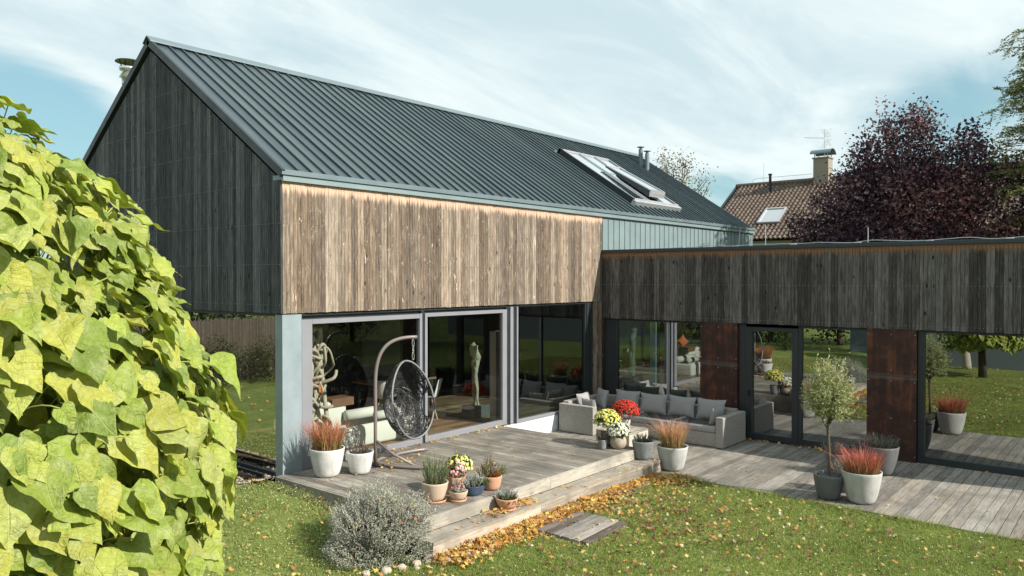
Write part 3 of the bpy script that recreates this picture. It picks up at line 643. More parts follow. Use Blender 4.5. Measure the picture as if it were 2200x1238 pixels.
# wing openings
def ypane(mb, y0, y1, z0, z1, x): i = mb.addv([(x, y0, z0), (x, y1, z0), (x, y1, z1), (x, y0, z1)]); mb.faces(np.array([[3, 2, 1, 0]]) + i)
def wwin(name, parts, panes, label):
    b = MB()
    for q in parts: b.box(*q)
    f = b.build(name, M['darkframe'], H); bevel(f, .004, 1); f['label'] = label
    for (y0, y1, z0, z1) in panes:
        p = MB(); ypane(p, y0, y1, z0, z1, WX + .10); p.build('pane', M['glass_wing'], f)
    return f
x0, x1 = WX + .05, WX + .16
f1 = wwin('wing_window', [(x0, x1, -.42, -.03, -.4, 2.12), (x0, x1, -2.66, -.42, 2.08, 2.12), (x0, x1, -2.66, -.42, -.4, -.30), (x0 + .02, x1, -1.86, -1.81, -.3, 2.08)], [(-1.80, -.42, -.3, 2.08), (-2.67, -1.86, -.3, 2.08)], 'wide dark window behind the outdoor sofa')
b = MB(); b.box(x0 - .005, x0 + .02, -1.82, -1.795, -.3, 2.08); b.box(x0 - .005, x0 + .02, -1.855, -1.84, -.3, 2.08); b.build('slide_rail', M['lightframe'], f1)
b = MB(); b.box(WX - .01, WX + .02, -.07, -.03, -.4, 2.12); b.build('corten_trim', M['corten'], H)
f2 = wwin('terrace_door', [(x0, x1, -3.73, -3.56, -.4, 2.12), (x0 - .02, x1, -3.86, -3.731, -.38, 2.06), (x0 - .02, x1, -4.86, -4.73, -.38, 2.06), (x0 - .02, x1, -4.73, -3.86, 1.97, 2.06), (x0 - .02, x1, -4.73, -3.86, -.38, -.24), (x0, x1, -6.22, -4.861, 2.07, 2.12), (x0, x1, -6.22, -4.861, -.40, -.25), (x0 - .01, x1, -4.93, -4.862, -.25, 2.07)], [(-4.73, -3.86, -.24, 1.97), (-6.22, -4.93, -.25, 2.07)], 'glazed terrace door with a fixed pane beside it')
b = MB(); b.box(x0 - .06, x0 - .021, -3.81, -3.79, .55, .68); b.build('handle', M['black'], f2)
f3 = wwin('wing_window', [(x0, x1, -7.24, -7.12, -.4, 2.12), (x0, x1, -13.4, -7.24, 2.08, 2.12), (x0, x1, -13.4, -7.24, -.4, -.27)], [(-13.4, -7.24, -.27, 2.08)], 'largest wing window at the right, reflecting the lawn')
for y0, y1 in ((-3.55, -2.67), (-7.11, -6.225)):
    pr = MB(); pr.box(WX - .012, WX + .2, y0, y1, 1.225, 2.128); pr.box(WX - .014, WX + .2, y0, y1, -.398, 1.218); c = pr.build('rusty_panel', M['corten'], H)
    for z in (-.3, .4, 1.12, 1.33, 2.02):
        for q in (.03, .5, .97): yy = y0 + (y1 - y0) * q; MB().box(WX - .022, WX - .013, yy - .006, yy + .006, z, z + .012).build('rivet', M['wire'], c)
b = MB(); b.box(WX + .17, 14.3, -13.5, -.03, -.44, -.41); b.build('wing_floor', M['floor'], H)
b = MB(); b.box(WX + .6, WX + .66, -6.15, -5.75, -.4, 1.72); b.box(WX + .62, WX + .68, -5.55, -4.95, -.4, .25); b.build('wing_panel', plain('pale_blue_panel', (.42, .60, .62), .5), H)

# ------------------------------------------------------------------ interior things
def softbox(mb, x0, x1, y0, y1, z0, z1, r=.08, n=6, col=(.5, .5, .5)):
    hx, hy, hz = (x1 - x0) / 2, (y1 - y0) / 2, (z1 - z0) / 2; c = np.array([(x0 + x1) / 2, (y0 + y1) / 2, (z0 + z1) / 2]); r = min(r, hx, hy, hz)
    th = np.linspace(0, 2 * math.pi, 4 * n, endpoint=False) + math.pi / (4 * n); ph = np.linspace(-math.pi / 2, math.pi / 2, 2 * n)
    G = []
    for p in ph:
        row = []
        for t in th:
            d = np.array([math.cos(p) * math.cos(t), math.cos(p) * math.sin(t), math.sin(p)])
            row.append(c + np.sign(d) * np.array([hx - r, hy - r, hz - r]) + d * r)
        G.append(row + [row[0]])
    mb.grid(np.array(G), col); return mb
S = thing('indoor_sofa', 'long cream sofa with bolster cushions inside behind the hanging chair', 'sofa', (2.2, 1.3, 0))
b = MB(); softbox(b, -1.0, 1.15, -.75, .1, .02, .42, .07); b.build('base', M['creamfab'], S, True)
b = MB(); softbox(b, -1.0, .02, -.1, .35, .0, .80, .09); b.build('backrest', M['creamfab'], S, True)
b = MB(); b.tube([(-.1, -.2, .52), (1.1, -.2, .52)], .105, 16); b.tube([(.35, -.52, .50), (1.0, -.52, .50)], .085, 16); b.build('bolster', M['creamfab'], S, True)
b = MB(); b.box(1.85, 2.35, 1.25, 1.55, .82, .85); b.box(1.85, 2.35, 1.18, 1.21, .70, .85); tag(b.build('wooden_tray', plain('walnut', (.16, .09, .05), .5)), 'small wooden tray hooked over the cream indoor sofa back', 'tray')
def pillow(mb, w_, h, t, n=14, col=(.5, .5, .5), M4=None, seed=0):
    u = np.linspace(-1, 1, n); U, W = np.meshgrid(u, u); q = np.random.default_rng(seed)
    e = (1 - np.abs(U)**2.6) * (1 - np.abs(W)**2.6); th = t / 2 * np.sqrt(np.clip(e, 0, 1)) ; pin = 1 - .10 * (1 - np.abs(U) ** 2) * (np.abs(W) ** 3)
    pin2 = 1 - .10 * (1 - np.abs(W) ** 2) * (np.abs(U) ** 3)
    X = U * w_ / 2 * pin2; Zz = W * h / 2 * pin
    wr = .006 * np.sin(U * 9 + q.uniform(0, 6) + W * 3) * (1 - e) * 2
    for s_ in (1, -1):
        G = np.stack([X, s_ * th + wr, Zz], -1)
        if s_ < 0: G = G[:, ::-1]
        if M4 is not None: G = G @ np.array(M4.to_3x3()).T + np.array(M4.translation)
        mb.grid(G, col)
    return mb
def cushion(loc, rz, tilt, w_, h, t, mat, name, label, cat='cushion', group=None, seed=0, roll=0):
    o = pillow(MB(), w_, h, t, seed=seed).build(name, mat, None, True)
    o.matrix_world = Matrix.Translation(loc) @ Matrix.Rotation(rz, 4, 'Z') @ Matrix.Rotation(tilt, 4, 'X') @ Matrix.Rotation(roll, 4, 'Y'); return tag(o, label, cat, group)
cushion((1.88, 1.62, .99), .5, -.1, .34, .34, .14, M['orange'], 'orange_cushion', 'bright orange cushion standing beside the tray indoors', roll=.7)
# twisted vine sculpture
V = thing('vine_sculpture', 'tangled pale vine sculpture standing indoors beside the corner pillar', 'sculpture', (1.16, .72, 0))
b = MB(); q = np.random.default_rng(12)
for k in range(20):
    zc = q.uniform(.3, 1.85); cx = q.uniform(-.42, .12); a0 = q.uniform(0, 6.28); sg = q.choice([-1, 1]); turns = q.uniform(.8, 1.5); rx_, rz_ = q.uniform(.16, .34), q.uniform(.2, .48); dz = q.uniform(-.25, .35)
    P = [(cx + (rx_ * (1 + .25 * math.sin(3 * t + k))) * math.cos(a0 + sg * t), .12 + .28 * math.sin(1.7 * t + k), np.clip(zc + dz * t / 6 + rz_ * math.sin(a0 + sg * t) + .06 * math.sin(4 * t), .08, 2.25)) for t in np.linspace(0, 6.28 * turns, 12)]
    b.tube(spline(P, 6), q.uniform(.016, .032), 7)
for k in range(4): b.tube(spline([(q.uniform(-.3, .2), q.uniform(-.1, .1), z) for z in (0, .5, 1.0, 1.5, 2.0, 2.25)], 8), .04, 8)
b.build('stems', M['vine'], V, True)
V = thing('wooden_figure', 'slender twisted driftwood figure standing behind the second glass pane', 'sculpture', (5.82, 1.2, 0))
b = MB(); b.tube(spline([(0, 0, .25), (.02, 0, .6), (-.03, 0, 1.0), (.04, 0, 1.3), (-.08, 0, 1.5), (-.06, 0, 1.62)], 8), [.05] * 8 + [.055] * 8 + [.07] * 8 + [.09] * 8 + [.1] * 8 + [.05], 10)
for k in range(6): b.tube(spline([(q.uniform(-.06, .06), q.uniform(-.06, .06), z) for z in (.2, .55, .9, 1.2)] + [(q.uniform(-.16, .06), q.uniform(-.05, .05), 1.45), (-.08, 0, 1.66)], 8), .026, 7)
b.build('figure', M['vine'], V, True)
b = MB(); b.box(-.25, .25, -.2, .2, .003, .25); b.build('plinth', M['greywall'], V)
def din_chair(loc, rz, label):
    t = thing('dining_chair', label, 'chair', loc, 'white dining chairs indoors', rz)
    G = []
    for v in np.linspace(0, 1, 10):
        row = []
        for u in np.linspace(-1, 1, 9):
            if v < .5: row.append((u * .22, -.2 + v * .8, .45 + .05 * u * u))
            else: k = (v - .5) * 2; row.append((u * (.22 - .04 * k), .2 + .12 * k - .08 * u * u, .45 + .42 * k))
        G.append(row)
    s = MB().grid(np.array(G)).build('shell', M['wall'], t, True); m = s.modifiers.new('s', 'SOLIDIFY'); m.thickness = .012
    for sx in (-1, 1):
        for sy in (-1, 1): MB().tube([(sx * .08, sy * .08, .45), (sx * .22, sy * .22, .0)], .013, 6).build('leg', plain('beech', (.5, .33, .17), .5), t)
din_chair((4.35, 2.6, 0), 2.2, 'white shell dining chair indoors seen left of the hanging chair'); din_chair((5.0, 1.9, 0), -2.4, 'white shell dining chair indoors nearest the glass, right of the hanging chair')
T = thing('dining_table', 'dark dining table indoors behind the white shell chairs', 'table', (5.1, 3.1, 0))
b = MB(); b.box(-.9, .9, -.45, .45, .71, .75); b.build('tabletop', plain('oak_top', (.30, .18, .09), .5), T)
for sx in (-.8, .8):
    for sy in (-.38, .38): MB().box(sx - .03, sx + .03, sy - .03, sy + .03, 0, .71).build('leg', M['darkframe'], T)
T = thing('wing_bench', 'pale sideboard inside the wing behind the terrace door', 'sideboard', (10.4, -2.2, -.41)); b = MB(); b.box(-.25, .25, -.4, .5, .05, .8); bevel(b.build('body', M['wall'], T), .02)
MB().box(-.26, .26, -.41, .51, .8, .83).build('top', M['greywall'], T)

# ------------------------------------------------------------------ plants
def pot_profile(rt, rb, h, th=.02, round_=.35):
    pr = [(0.0, 0.0), (rb * .8, 0.0), (rb, .012)]
    for t in np.linspace(.08, 1, 12): pr.append((rb + (rt - rb) * (t ** (.5 + round_ * .3) if round_ else t), .012 + (h - .012) * t))
    pr += [(rt - .003, h + .004), (rt - th, h + .004), (rt - th - .004, h - .01), (rt - th - .012, h - .08)]
    return pr
def pot(t, mat, rt, rb, h, ell=(1, 1), th=.022, round_=.4, saucer=None, soilz=None, z0=0):
    b = MB().lathe([(r, z + z0) for r, z in pot_profile(rt, rb, h, th, round_)], 44, (0, 0, 0), ell); b.build('pot', mat, t, True)
    b = MB().disc(rt - th - .004, z0 + h - .05, 28, (0, 0), ell); b.build('soil', M['soil'], t)
    if saucer: MB().lathe([(0, 0), (saucer * .9, 0), (saucer, .035), (saucer - .012, .035), (saucer - .03, .012), (0, .012)], 36).build('saucer', M['terracotta'], t, True)

def grass_plant(t, r, z0, h, n, cbase, cmid, ctip, lean=.35, wd=.007, lean_dir=(0, 0), name='grass', seed=1, hv=.3):
    q = np.random.default_rng(seed); b = MB(); k = 6
    a = q.uniform(0, 6.283, n); rr = r * np.sqrt(q.random(n)); root = np.c_[rr * np.cos(a), rr * np.sin(a), np.full(n, z0)]
    hh = h * (1 - hv * q.random(n) ** 1.5); outw = np.c_[np.cos(a), np.sin(a)] * (rr / r)[:, None] * lean + q.normal(0, .15, (n, 2)) + np.array(lean_dir)
    ft = np.linspace(0, 1, k); P = np.zeros((n, k, 3)); P[:, :, 2] = root[:, 2:3] + hh[:, None] * (ft - .10 * ft ** 3)[None]
    P[:, :, :2] = root[:, None, :2] + (outw * hh[:, None])[:, None] * (ft ** 1.7)[None, :, None]
    sd_ = unit(np.c_[q.normal(size=(n, 2)), np.zeros(n)]); w_ = wd * np.array([.6, 1, 1, .9, .6, .08]) / 2
    A = P - sd_[:, None] * w_[None, :, None]; B = P + sd_[:, None] * w_[None, :, None]
    V = np.stack([A, B], 2).reshape(-1, 3); tt = np.clip(ft[None] + q.normal(0, .12, (n, 1)), 0, 1)
    c = np.where(tt[..., None] < .5, np.array(cbase) + (np.array(cmid) - cbase) * (tt[..., None] * 2), np.array(cmid) + (np.array(ctip) - cmid) * (tt[..., None] * 2 - 1))
    straw = (q.random(n) < .3)[:, None, None]; c = np.where(straw, c * .35 + np.array([.42, .33, .16]) * .65, c)
    c = c * q.uniform(.6, 1.4, (n, 1, 1)); c = np.repeat(c[:, :, None], 2, 2).reshape(-1, 3)
    i = b.addv(V, c); base = np.arange(n)[:, None, None] * (2 * k); j = np.arange(k - 1)[None, :, None] * 2
    b.faces((base + j + np.array([0, 1, 3, 2])[None, None]).reshape(-1, 4) + i); return b.build(name, M['leafy'], t)
def sprigs(t, n, r, z0, h, spread, ln, lw, nper, cols, name='foliage', seed=1, up=.7, stemcol=(.12, .10, .06), shape=.4, hvar=.35, ell=(1, 1), droop=0, mb=None, tipcol=None, center=(0, 0)):
    q = np.random.default_rng(seed); b = mb or MB(); Cs = np.array(cols)
    a = q.uniform(0, 6.283, n); rr = np.sqrt(q.random(n)); base = np.c_[r * .7 * rr * np.cos(a) * ell[0] + center[0], r * .7 * rr * np.sin(a) * ell[1] + center[1], np.full(n, z0)]
    hh = h * (1 - shape * rr ** 2) * q.uniform(1 - hvar, 1, n); dirx = np.c_[np.cos(a) * rr * spread * ell[0], np.sin(a) * rr * spread * ell[1], np.ones(n)] + np.c_[q.normal(0, .08, (n, 2)), np.zeros(n)]
    tip = base + dirx * hh[:, None]; ts = np.linspace(.12, 1, nper)
    P = base[:, None] + (tip - base)[:, None] * ts[None, :, None]; P[..., 2] -= droop * (rr[:, None] * ts[None] ** 2) * h; D = unit(np.repeat((tip - base)[:, None], nper, 1))
    P = P.reshape(-1, 3); D = D.reshape(-1, 3); N = len(P)
    out = unit(q.normal(size=(N, 3))); tan = unit(out * (1 - up) + D * up); nr = unit(np.cross(tan, q.normal(size=(N, 3))))
    nr[nr[:, 2] < 0] *= -1
    c = Cs[q.integers(0, len(Cs), N)] * q.uniform(.7, 1.25, (N, 1))
    if tipcol is not None:
        tt = np.tile(ts, n)[:, None]; c = np.where(q.random((N, 1)) < (tt - .55) * 2, np.array(tipcol) * q.uniform(.7, 1.2, (N, 1)), c)
    b.inst(LEAF_V, LEAF_F, frames(nr, tan, ln * lw, ln * q.uniform(.7, 1.2, N), ln), P + q.normal(0, .004, P.shape), c)
    m = min(n, 90)
    for s_ in range(0, n, max(1, n // m)): b.tube([base[s_], (base[s_] + tip[s_]) / 2, tip[s_]], [.004, .003, .001], 3, col=stemcol, cap=False)
    return b if mb is not None else b.build(name, M['leafy'], t)
def dome_flowers(t, r, h, zc, n, fcols, gcols, fs=.03, nleaf=900, name='flowers', seed=1, center=(0, 0), ccol=None):
    q = np.random.default_rng(seed)
    d = unit(q.normal(size=(nleaf, 3))); d[:, 2] = np.abs(d[:, 2]) * 1.2 - .25; d = unit(d); P = d * [r, r, h] * (q.uniform(.55, .97, (nleaf, 1))) + [center[0], center[1], zc]
    b = MB(); tan = unit(d + q.normal(0, .5, d.shape)); nr = unit(d + q.normal(0, .6, d.shape)); b.inst(LEAF_V, LEAF_F, frames(nr, tan, .03, .05, .05), P, np.array(gcols)[q.integers(0, len(gcols), nleaf)] * q.uniform(.6, 1.3, (nleaf, 1)))
    b.build('foliage', M['leafy'], t)
    k = 7; a = np.linspace(0, 2 * math.pi, 2 * k, endpoint=False); rad = np.where(np.arange(2 * k) % 2, 1.0, .72)
    TV = np.vstack([[0, 0, .35], np.c_[np.cos(a) * rad, np.sin(a) * rad, np.zeros(2 * k)]]); TF = [(0, 1 + i, 1 + (i + 1) % (2 * k)) for i in range(2 * k)]
    d = unit(q.normal(size=(n, 3))); d[:, 2] = np.abs(d[:, 2]) * 1.3 - .18; d = unit(d); P = d * [r, r, h] * q.uniform(.94, 1.05, (n, 1)) + [center[0], center[1], zc]
    nr = unit(d + q.normal(0, .25, d.shape)); s_ = fs * q.uniform(.7, 1.15, n)
    c = np.array(fcols)[q.integers(0, len(fcols), n)] * q.uniform(.8, 1.15, (n, 1)); C = np.repeat(c[:, None], len(TV), 1)
    if ccol is not None: C[:, 0] = ccol
    b = MB(); b.inst(TV, TF, frames(nr, unit(q.normal(size=(n, 3))), s_, s_, s_), P, C); b.build(name, M['petal'], t)

G1, G2, G3 = (.08, .12, .03), (.14, .19, .06), (.22, .26, .10)
# 1 large white pot with red grass at the pillar
t = thing('potted_grass', 'large white washed pot of tall red blood grass beside the corner pillar', 'potted plant', (.42, -.58, 0))
pot(t, M['pot_white'], .275, .17, .44); grass_plant(t, .22, .38, .56, 620, (.14, .15, .04), (.38, .19, .08), (.58, .15, .10), .28, .0058, seed=3, hv=.5)
grass_plant(t, .2, .38, .60, 60, (.10, .12, .03), (.3, .10, .05), (.5, .07, .06), .8, .006, seed=4)
t = thing('potted_herb', 'smaller white washed pot of dried brown sprigs between red grass and swing stand', 'potted plant', (.86, -.84, 0))
pot(t, M['pot_white'], .22, .145, .345); sprigs(t, 70, .15, .30, .17, .9, .022, .3, 22, [(.20, .15, .11), (.30, .25, .19), (.14, .10, .07)], seed=5)
# rosemary
t = thing('potted_rosemary', 'upright green rosemary in a beige clay pot on a saucer', 'potted plant', (.53, -2.88, 0))
pot(t, M['beige_pot'], .19, .115, .25, saucer=.17, z0=.02); sprigs(t, 70, .16, .22, .50, .35, .026, .16, 90, [(.14, .20, .08), (.20, .27, .12), (.29, .35, .18)], seed=6, up=.6, shape=.5)
# pink and yellow chrysanthemums behind the bowl
t = thing('potted_chrysanthemum', 'terracotta pot of pink and yellow chrysanthemums right of the rosemary', 'potted plant', (1.03, -2.80, 0))
pot(t, M['terracotta'], .15, .10, .22, saucer=.14, z0=.02); dome_flowers(t, .19, .15, .38, 130, [(.80, .70, .20), (.82, .76, .36)], [G1, G2], .028, 500, 'yellow_flowers', 8, (.07, -.0))
dome_flowers(t, .14, .12, .35, 60, [(.72, .16, .26), (.80, .34, .42)], [G1, G2], .026, 200, 'pink_flowers', 9, (-.10, -.09), (.8, .6, .5))
t = thing('flower_bowl', 'small round clay bowl of pink blossoms on a saucer at the deck edge', 'potted plant', (.75, -3.12, 0))
pot(t, M['beige_pot'], .135, .06, .12, saucer=.12, z0=.02, round_=-.6); dome_flowers(t, .09, .08, .17, 38, [(.78, .28, .38), (.85, .62, .62)], [(.40, .40, .34), G2], .022, 160, 'flowers', 10, (-.02, -.02), (.6, .1, .15))
sprigs(t, 16, .05, .12, .27, .4, .02, .3, 34, [(.45, .42, .34), (.38, .33, .25)], seed=11, stemcol=(.4, .35, .28), name='dry_sprigs', center=(0, .04))
t = thing('blue_planter', 'low oval dark blue glazed planter with silvery foliage', 'potted plant', (1.13, -3.08, 0))
pot(t, M['blue_glaze'], .17, .12, .14, ell=(1.05, .8)); sprigs(t, 60, .13, .12, .2, .8, .026, .35, 22, [(.36, .40, .38), (.46, .50, .47)], seed=12, name='silver_foliage', center=(-.04, 0)); sprigs(t, 40, .11, .12, .15, 1.0, .028, .5, 16, [G2, G3, (.2, .24, .08)], seed=13, name='green_foliage', center=(.08, -.03), droop=.3)
t = thing('mixed_planter', 'terracotta pot of heather, silver leaves and red tipped shoots on the deck', 'potted plant', (1.50, -3.08, 0))
pot(t, M['terracotta'], .155, .105, .20, round_=.1)
sprigs(t, 26, .07, .18, .34, .3, .022, .25, 40, [(.13, .15, .05), (.18, .18, .06)], seed=14, name='heather', center=(.02, .09), tipcol=(.34, .14, .06)); sprigs(t, 26, .07, .18, .2, .7, .026, .35, 20, [(.4, .44, .42), (.5, .53, .5)], seed=15, name='silver_foliage', center=(-.03, 0))
sprigs(t, 20, .06, .18, .17, .4, .024, .2, 26, [(.55, .17, .04), (.45, .12, .03)], seed=16, name='orange_shoots', center=(-.03, -.10)); sprigs(t, 46, .10, .18, .2, 1.1, .028, .5, 16, [G2, G3], seed=17, name='green_foliage', center=(.09, -.02), droop=.5); sprigs(t, 26, .07, .18, .22, .7, .028, .5, 16, [G2, (.4, .12, .07), G3], seed=18, name='red_green_foliage', center=(-.13, .04))
t = thing('flower_bowl', 'terracotta bowl of silver and green trailing foliage standing on the step', 'potted plant', (1.35, -3.50, -.19))
pot(t, M['terracotta'], .165, .07, .15, saucer=.13, z0=.02, round_=-.3); sprigs(t, 50, .10, .14, .19, .9, .024, .35, 24, [(.42, .46, .43), (.52, .55, .5)], seed=19, name='silver_foliage', center=(.03, .03)); sprigs(t, 70, .13, .13, .13, 1.3, .028, .5, 16, [G1, G2, G3], seed=20, name='green_foliage', center=(.02, -.02), droop=.7)
# group at the platform corner
t = thing('potted_chrysanthemum', 'white chrysanthemum in a round sandy stone pot at the deck corner', 'potted plant', (5.02, -3.06, 0))
MB().lathe([(0, 0), (.08, 0), (.13, .04), (.155, .11), (.145, .18), (.125, .225), (.11, .225), (.11, .17)], 32).build('pot', M['pot_stone'], t, True); MB().disc(.112, .19, 20).build('soil', M['soil'], t); dome_flowers(t, .21, .18, .30, 240, [(.80, .80, .76), (.86, .86, .84)], [G1, G2], .026, 700, 'flowers', 21, ccol=(.75, .70, .35))
t = thing('potted_heather', 'small dark heather in a little grey pot left of the white chrysanthemum', 'potted plant', (4.80, -2.86, 0))
pot(t, M['pot_mid'], .085, .065, .17, th=.01, round_=0); sprigs(t, 36, .08, .14, .24, .6, .02, .35, 26, [(.10, .07, .07), (.14, .12, .08), (.19, .12, .13)], seed=22)
t = thing('potted_chrysanthemum', 'round yellow green chrysanthemum behind the white one', 'potted plant', (5.12, -2.76, 0))
pot(t, M['pot_mid'], .13, .09, .24, th=.012); dome_flowers(t, .25, .23, .44, 330, [(.72, .66, .12), (.62, .60, .16), (.76, .72, .3)], [G1, G2, G3], .026, 1000, 'flowers', 23)
# dark pot on the step and large grass pot
t = thing('potted_herb', 'dark grey pot of low dark green herb standing on the step end', 'potted plant', (5.30, -3.42, -.19))
pot(t, M['pot_mid'], .205, .13, .335); sprigs(t, 60, .14, .29, .19, .8, .028, .25, 24, [(.05, .07, .04), (.08, .10, .06), (.10, .12, .09)], seed=24)
t = thing('potted_grass', 'light grey pot of arching pink and orange grass beside the step', 'potted plant', (5.70, -3.80, -.4))
pot(t, M['pot_light'], .285, .17, .44); grass_plant(t, .2, .38, .58, 560, (.20, .19, .06), (.48, .30, .14), (.72, .36, .28), .30, .0058, seed=25, lean_dir=(-.02, .02)); grass_plant(t, .2, .38, .72, 60, (.2, .18, .07), (.45, .26, .12), (.6, .28, .22), .9, .005, lean_dir=(-.3, .25), seed=26)
# right group
t = thing('olive_tree', 'small potted olive tree with silvery crown in a dark grey pot at the lawn edge', 'potted tree', (5.63, -6.60, -.4))
pot(t, M['pot_dark'], .235, .15, .39, th=.018); b = MB(); rocks(b, np.c_[np.random.default_rng(4).uniform(-.13, .13, (60, 2)), np.full(60, .36)], np.full(60, .026)); b.build('pebbles', plain('slate_pebbles', (.07, .075, .085), .6), t)
b = MB(); b.tube(spline([(0, 0, .33), (.012, 0, .7), (-.008, .01, 1.05), (0, 0, 1.35)], 5), .025, 8)
q = np.random.default_rng(31)
for k in range(22):
    a = q.uniform(0, 6.28); e = np.array([math.cos(a) * .3 * q.random() ** .5, math.sin(a) * .3 * q.random() ** .5, q.uniform(1.35, 2.0)]); b.tube(bez([(0, 0, q.uniform(1.05, 1.35)), (e[0] * .6, e[1] * .6, 1.35), e], 6), [.012, .010, .008, .006, .004, .002], 5)
b.build('trunk', M['trunk'], t, True)
def olive_crown():
    q = np.random.default_rng(32); b = MB(); n = 460; d = unit(q.normal(size=(n, 3))); rr = q.random(n) ** .4; C = np.array([0, 0, 1.58]); st = C + d * np.array([.35, .35, .38]) * rr[:, None] * .78
    dr = unit(d + [0, 0, .9] + q.normal(0, .25, d.shape)); L_ = q.uniform(.12, .26, n) * (1 + .9 * (d[:, 2] > .6))
    ts = np.linspace(0, 1, 15); P = (st[:, None] + dr[:, None] * (L_[:, None] * ts[None])[..., None]).reshape(-1, 3); D = np.repeat(dr, 15, 0); N = len(P)
    tan = unit(D * .7 + q.normal(size=(N, 3)) * .5); nr = unit(q.normal(size=(N, 3))); c = np.array([(.24, .27, .09), (.40, .43, .18), (.55, .56, .30), (.36, .40, .22)])[q.integers(0, 4, N)] * q.uniform(.7, 1.2, (N, 1))
    b.inst(LEAF_V, LEAF_F, frames(nr, tan, .015, .060, .05), P, c)
    for i in range(0, n, 2): b.tube([st[i], st[i] + dr[i] * L_[i]], [.003, .001], 3, col=(.2, .18, .1), cap=False)
    return b.build('crown', M['leafy'], t)
olive_crown()
t = thing('potted_grass', 'light grey pot of crimson blood grass beside the olive tree', 'potted plant', (5.76, -7.06, -.4))
pot(t, M['pot_light'], .30, .185, .49); grass_plant(t, .24, .42, .46, 620, (.16, .17, .05), (.40, .13, .08), (.56, .09, .10), .34, .0065, hv=.5, seed=33, lean_dir=(-.04, .02)); grass_plant(t, .22, .42, .6, 45, (.2, .10, .04), (.5, .06, .06), (.6, .05, .08), .9, .006, lean_dir=(-.3, .15), seed=34)
t = thing('potted_herb', 'dark pot of pale dried sprigs half hidden behind olive and crimson grass', 'potted plant', (6.20, -6.62, -.4))
pot(t, M['pot_dark'], .20, .13, .34); sprigs(t, 60, .16, .29, .24, .8, .026, .35, 22, [(.30, .26, .20), (.42, .38, .30), (.2, .17, .12)], seed=35)
t = thing('potted_lavender', 'dark grey pot of clipped grey lavender against the rusty panel', 'potted plant', (7.86, -6.80, -.4))
pot(t, M['pot_dark'], .31, .21, .50); sprigs(t, 190, .25, .42, .30, .85, .026, .25, 26, [(.10, .11, .09), (.16, .17, .15), (.08, .09, .07)], seed=36, shape=.3)
t = thing('potted_lavender', 'second grey lavender in a low dark pot behind the crimson grass', 'potted plant', (7.40, -6.20, -.4))
pot(t, M['pot_dark'], .22, .15, .36); sprigs(t, 110, .2, .30, .26, .85, .026, .25, 22, [(.10, .11, .09), (.16, .17, .15)], seed=37, shape=.3)
# large lavender bush
t = thing('lavender_bush', 'wide silvery grey lavender bush at the left corner of the deck', 'shrub', (-.55, -2.97, -.42))
q = np.random.default_rng(40); n = 2600; d = unit(q.normal(size=(n, 3))); d[:, 2] = np.abs(d[:, 2]) * 1.0 - .12; d = unit(d)
lump = 1 + .12 * np.sin(d[:, 0] * 7 + 1) * np.cos(d[:, 1] * 6) + .09 * np.sin(d[:, 2] * 9 + d[:, 0] * 5)
R0 = np.array([.70, .70, .72]); tip = d * R0 * lump[:, None] * q.uniform(.84, 1.06, (n, 1)) + [0, 0, .16]
L_ = q.uniform(.16, .3, n); dr = unit(d * .8 + [0, 0, .75] + q.normal(0, .22, d.shape)); base = tip - dr * L_[:, None]; ts = np.linspace(.1, 1, 13)
P = (base[:, None] + (tip - base)[:, None] * ts[None, :, None]).reshape(-1, 3); D = np.repeat(dr, 13, 0); N = len(P)
tan = unit(D * .9 + q.normal(size=(N, 3)) * .4); nr = unit(q.normal(size=(N, 3))); cc = np.array([(.38, .39, .32), (.52, .53, .46), (.28, .30, .22), (.46, .43, .36)])[q.integers(0, 4, N)] * q.uniform(.7, 1.25, (N, 1))
b = MB(); b.inst(LEAF_V, LEAF_F, frames(nr, tan, .0095, .030, .03), P, cc)
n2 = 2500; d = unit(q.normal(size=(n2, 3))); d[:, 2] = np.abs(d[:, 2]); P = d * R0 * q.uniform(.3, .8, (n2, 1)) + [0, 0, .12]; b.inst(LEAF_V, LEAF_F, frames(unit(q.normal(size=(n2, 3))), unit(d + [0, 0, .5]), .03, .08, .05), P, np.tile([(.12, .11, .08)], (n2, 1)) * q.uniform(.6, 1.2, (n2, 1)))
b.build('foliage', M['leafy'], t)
b = MB()
for k in range(34): a = q.uniform(0, 6.28); r_ = q.uniform(.1, .5); b.tube(bez([(r_ * .3 * math.cos(a), r_ * .3 * math.sin(a), 0), (r_ * math.cos(a), r_ * math.sin(a), .15), (r_ * 1.1 * math.cos(a), r_ * 1.1 * math.sin(a), .5)], 5), [.014, .012, .01, .008, .004], 5)
b.build('stems', M['trunk'], t)
# stones round the bush
spots = [(-.52, -3.62, .085), (-.33, -3.66, .10), (-.14, -3.72, .11), (.02, -3.80, .09), (-.72, -3.58, .07), (-.92, -3.52, .08), (-.22, -3.86, .07), (.12, -3.92, .075), (-1.12, -3.40, .07), (-.02, -3.66, .07), (-.62, -3.74, .05), (-1.75, -3.42, .09), (-1.95, -3.70, .12)]
desc = ['pale stone at the foot of the lavender bush, third from the left end', 'rounded pale stone under the right side of the lavender bush', 'largest pale stone beside the end of the deck step', 'angular stone just before the leaf pile', 'small pale stone under the middle of the lavender bush', 'flat stone second from the left under the lavender', 'small stone in front of the largest one by the step', 'stone half buried in the orange leaves', 'leftmost of the stones under the lavender bush', 'small stone wedged against the end of the step', 'smallest pale stone in front of the lavender bush', 'brown stone lying alone in the lawn at the bottom left', 'large brown stone at the bottom edge of the lawn']
for (x, y, s_), dd in zip(spots, desc):
    o = rocks(MB(), [(0, 0, 0)], [s_ * .85]).build('garden_stone', M['stone']); o.location = (x, y, float(lawn_z(x, y)) + s_ * .3); tag(o, dd, 'stone', 'stones in the lawn by the lavender'); bevel(o, .01, 1)

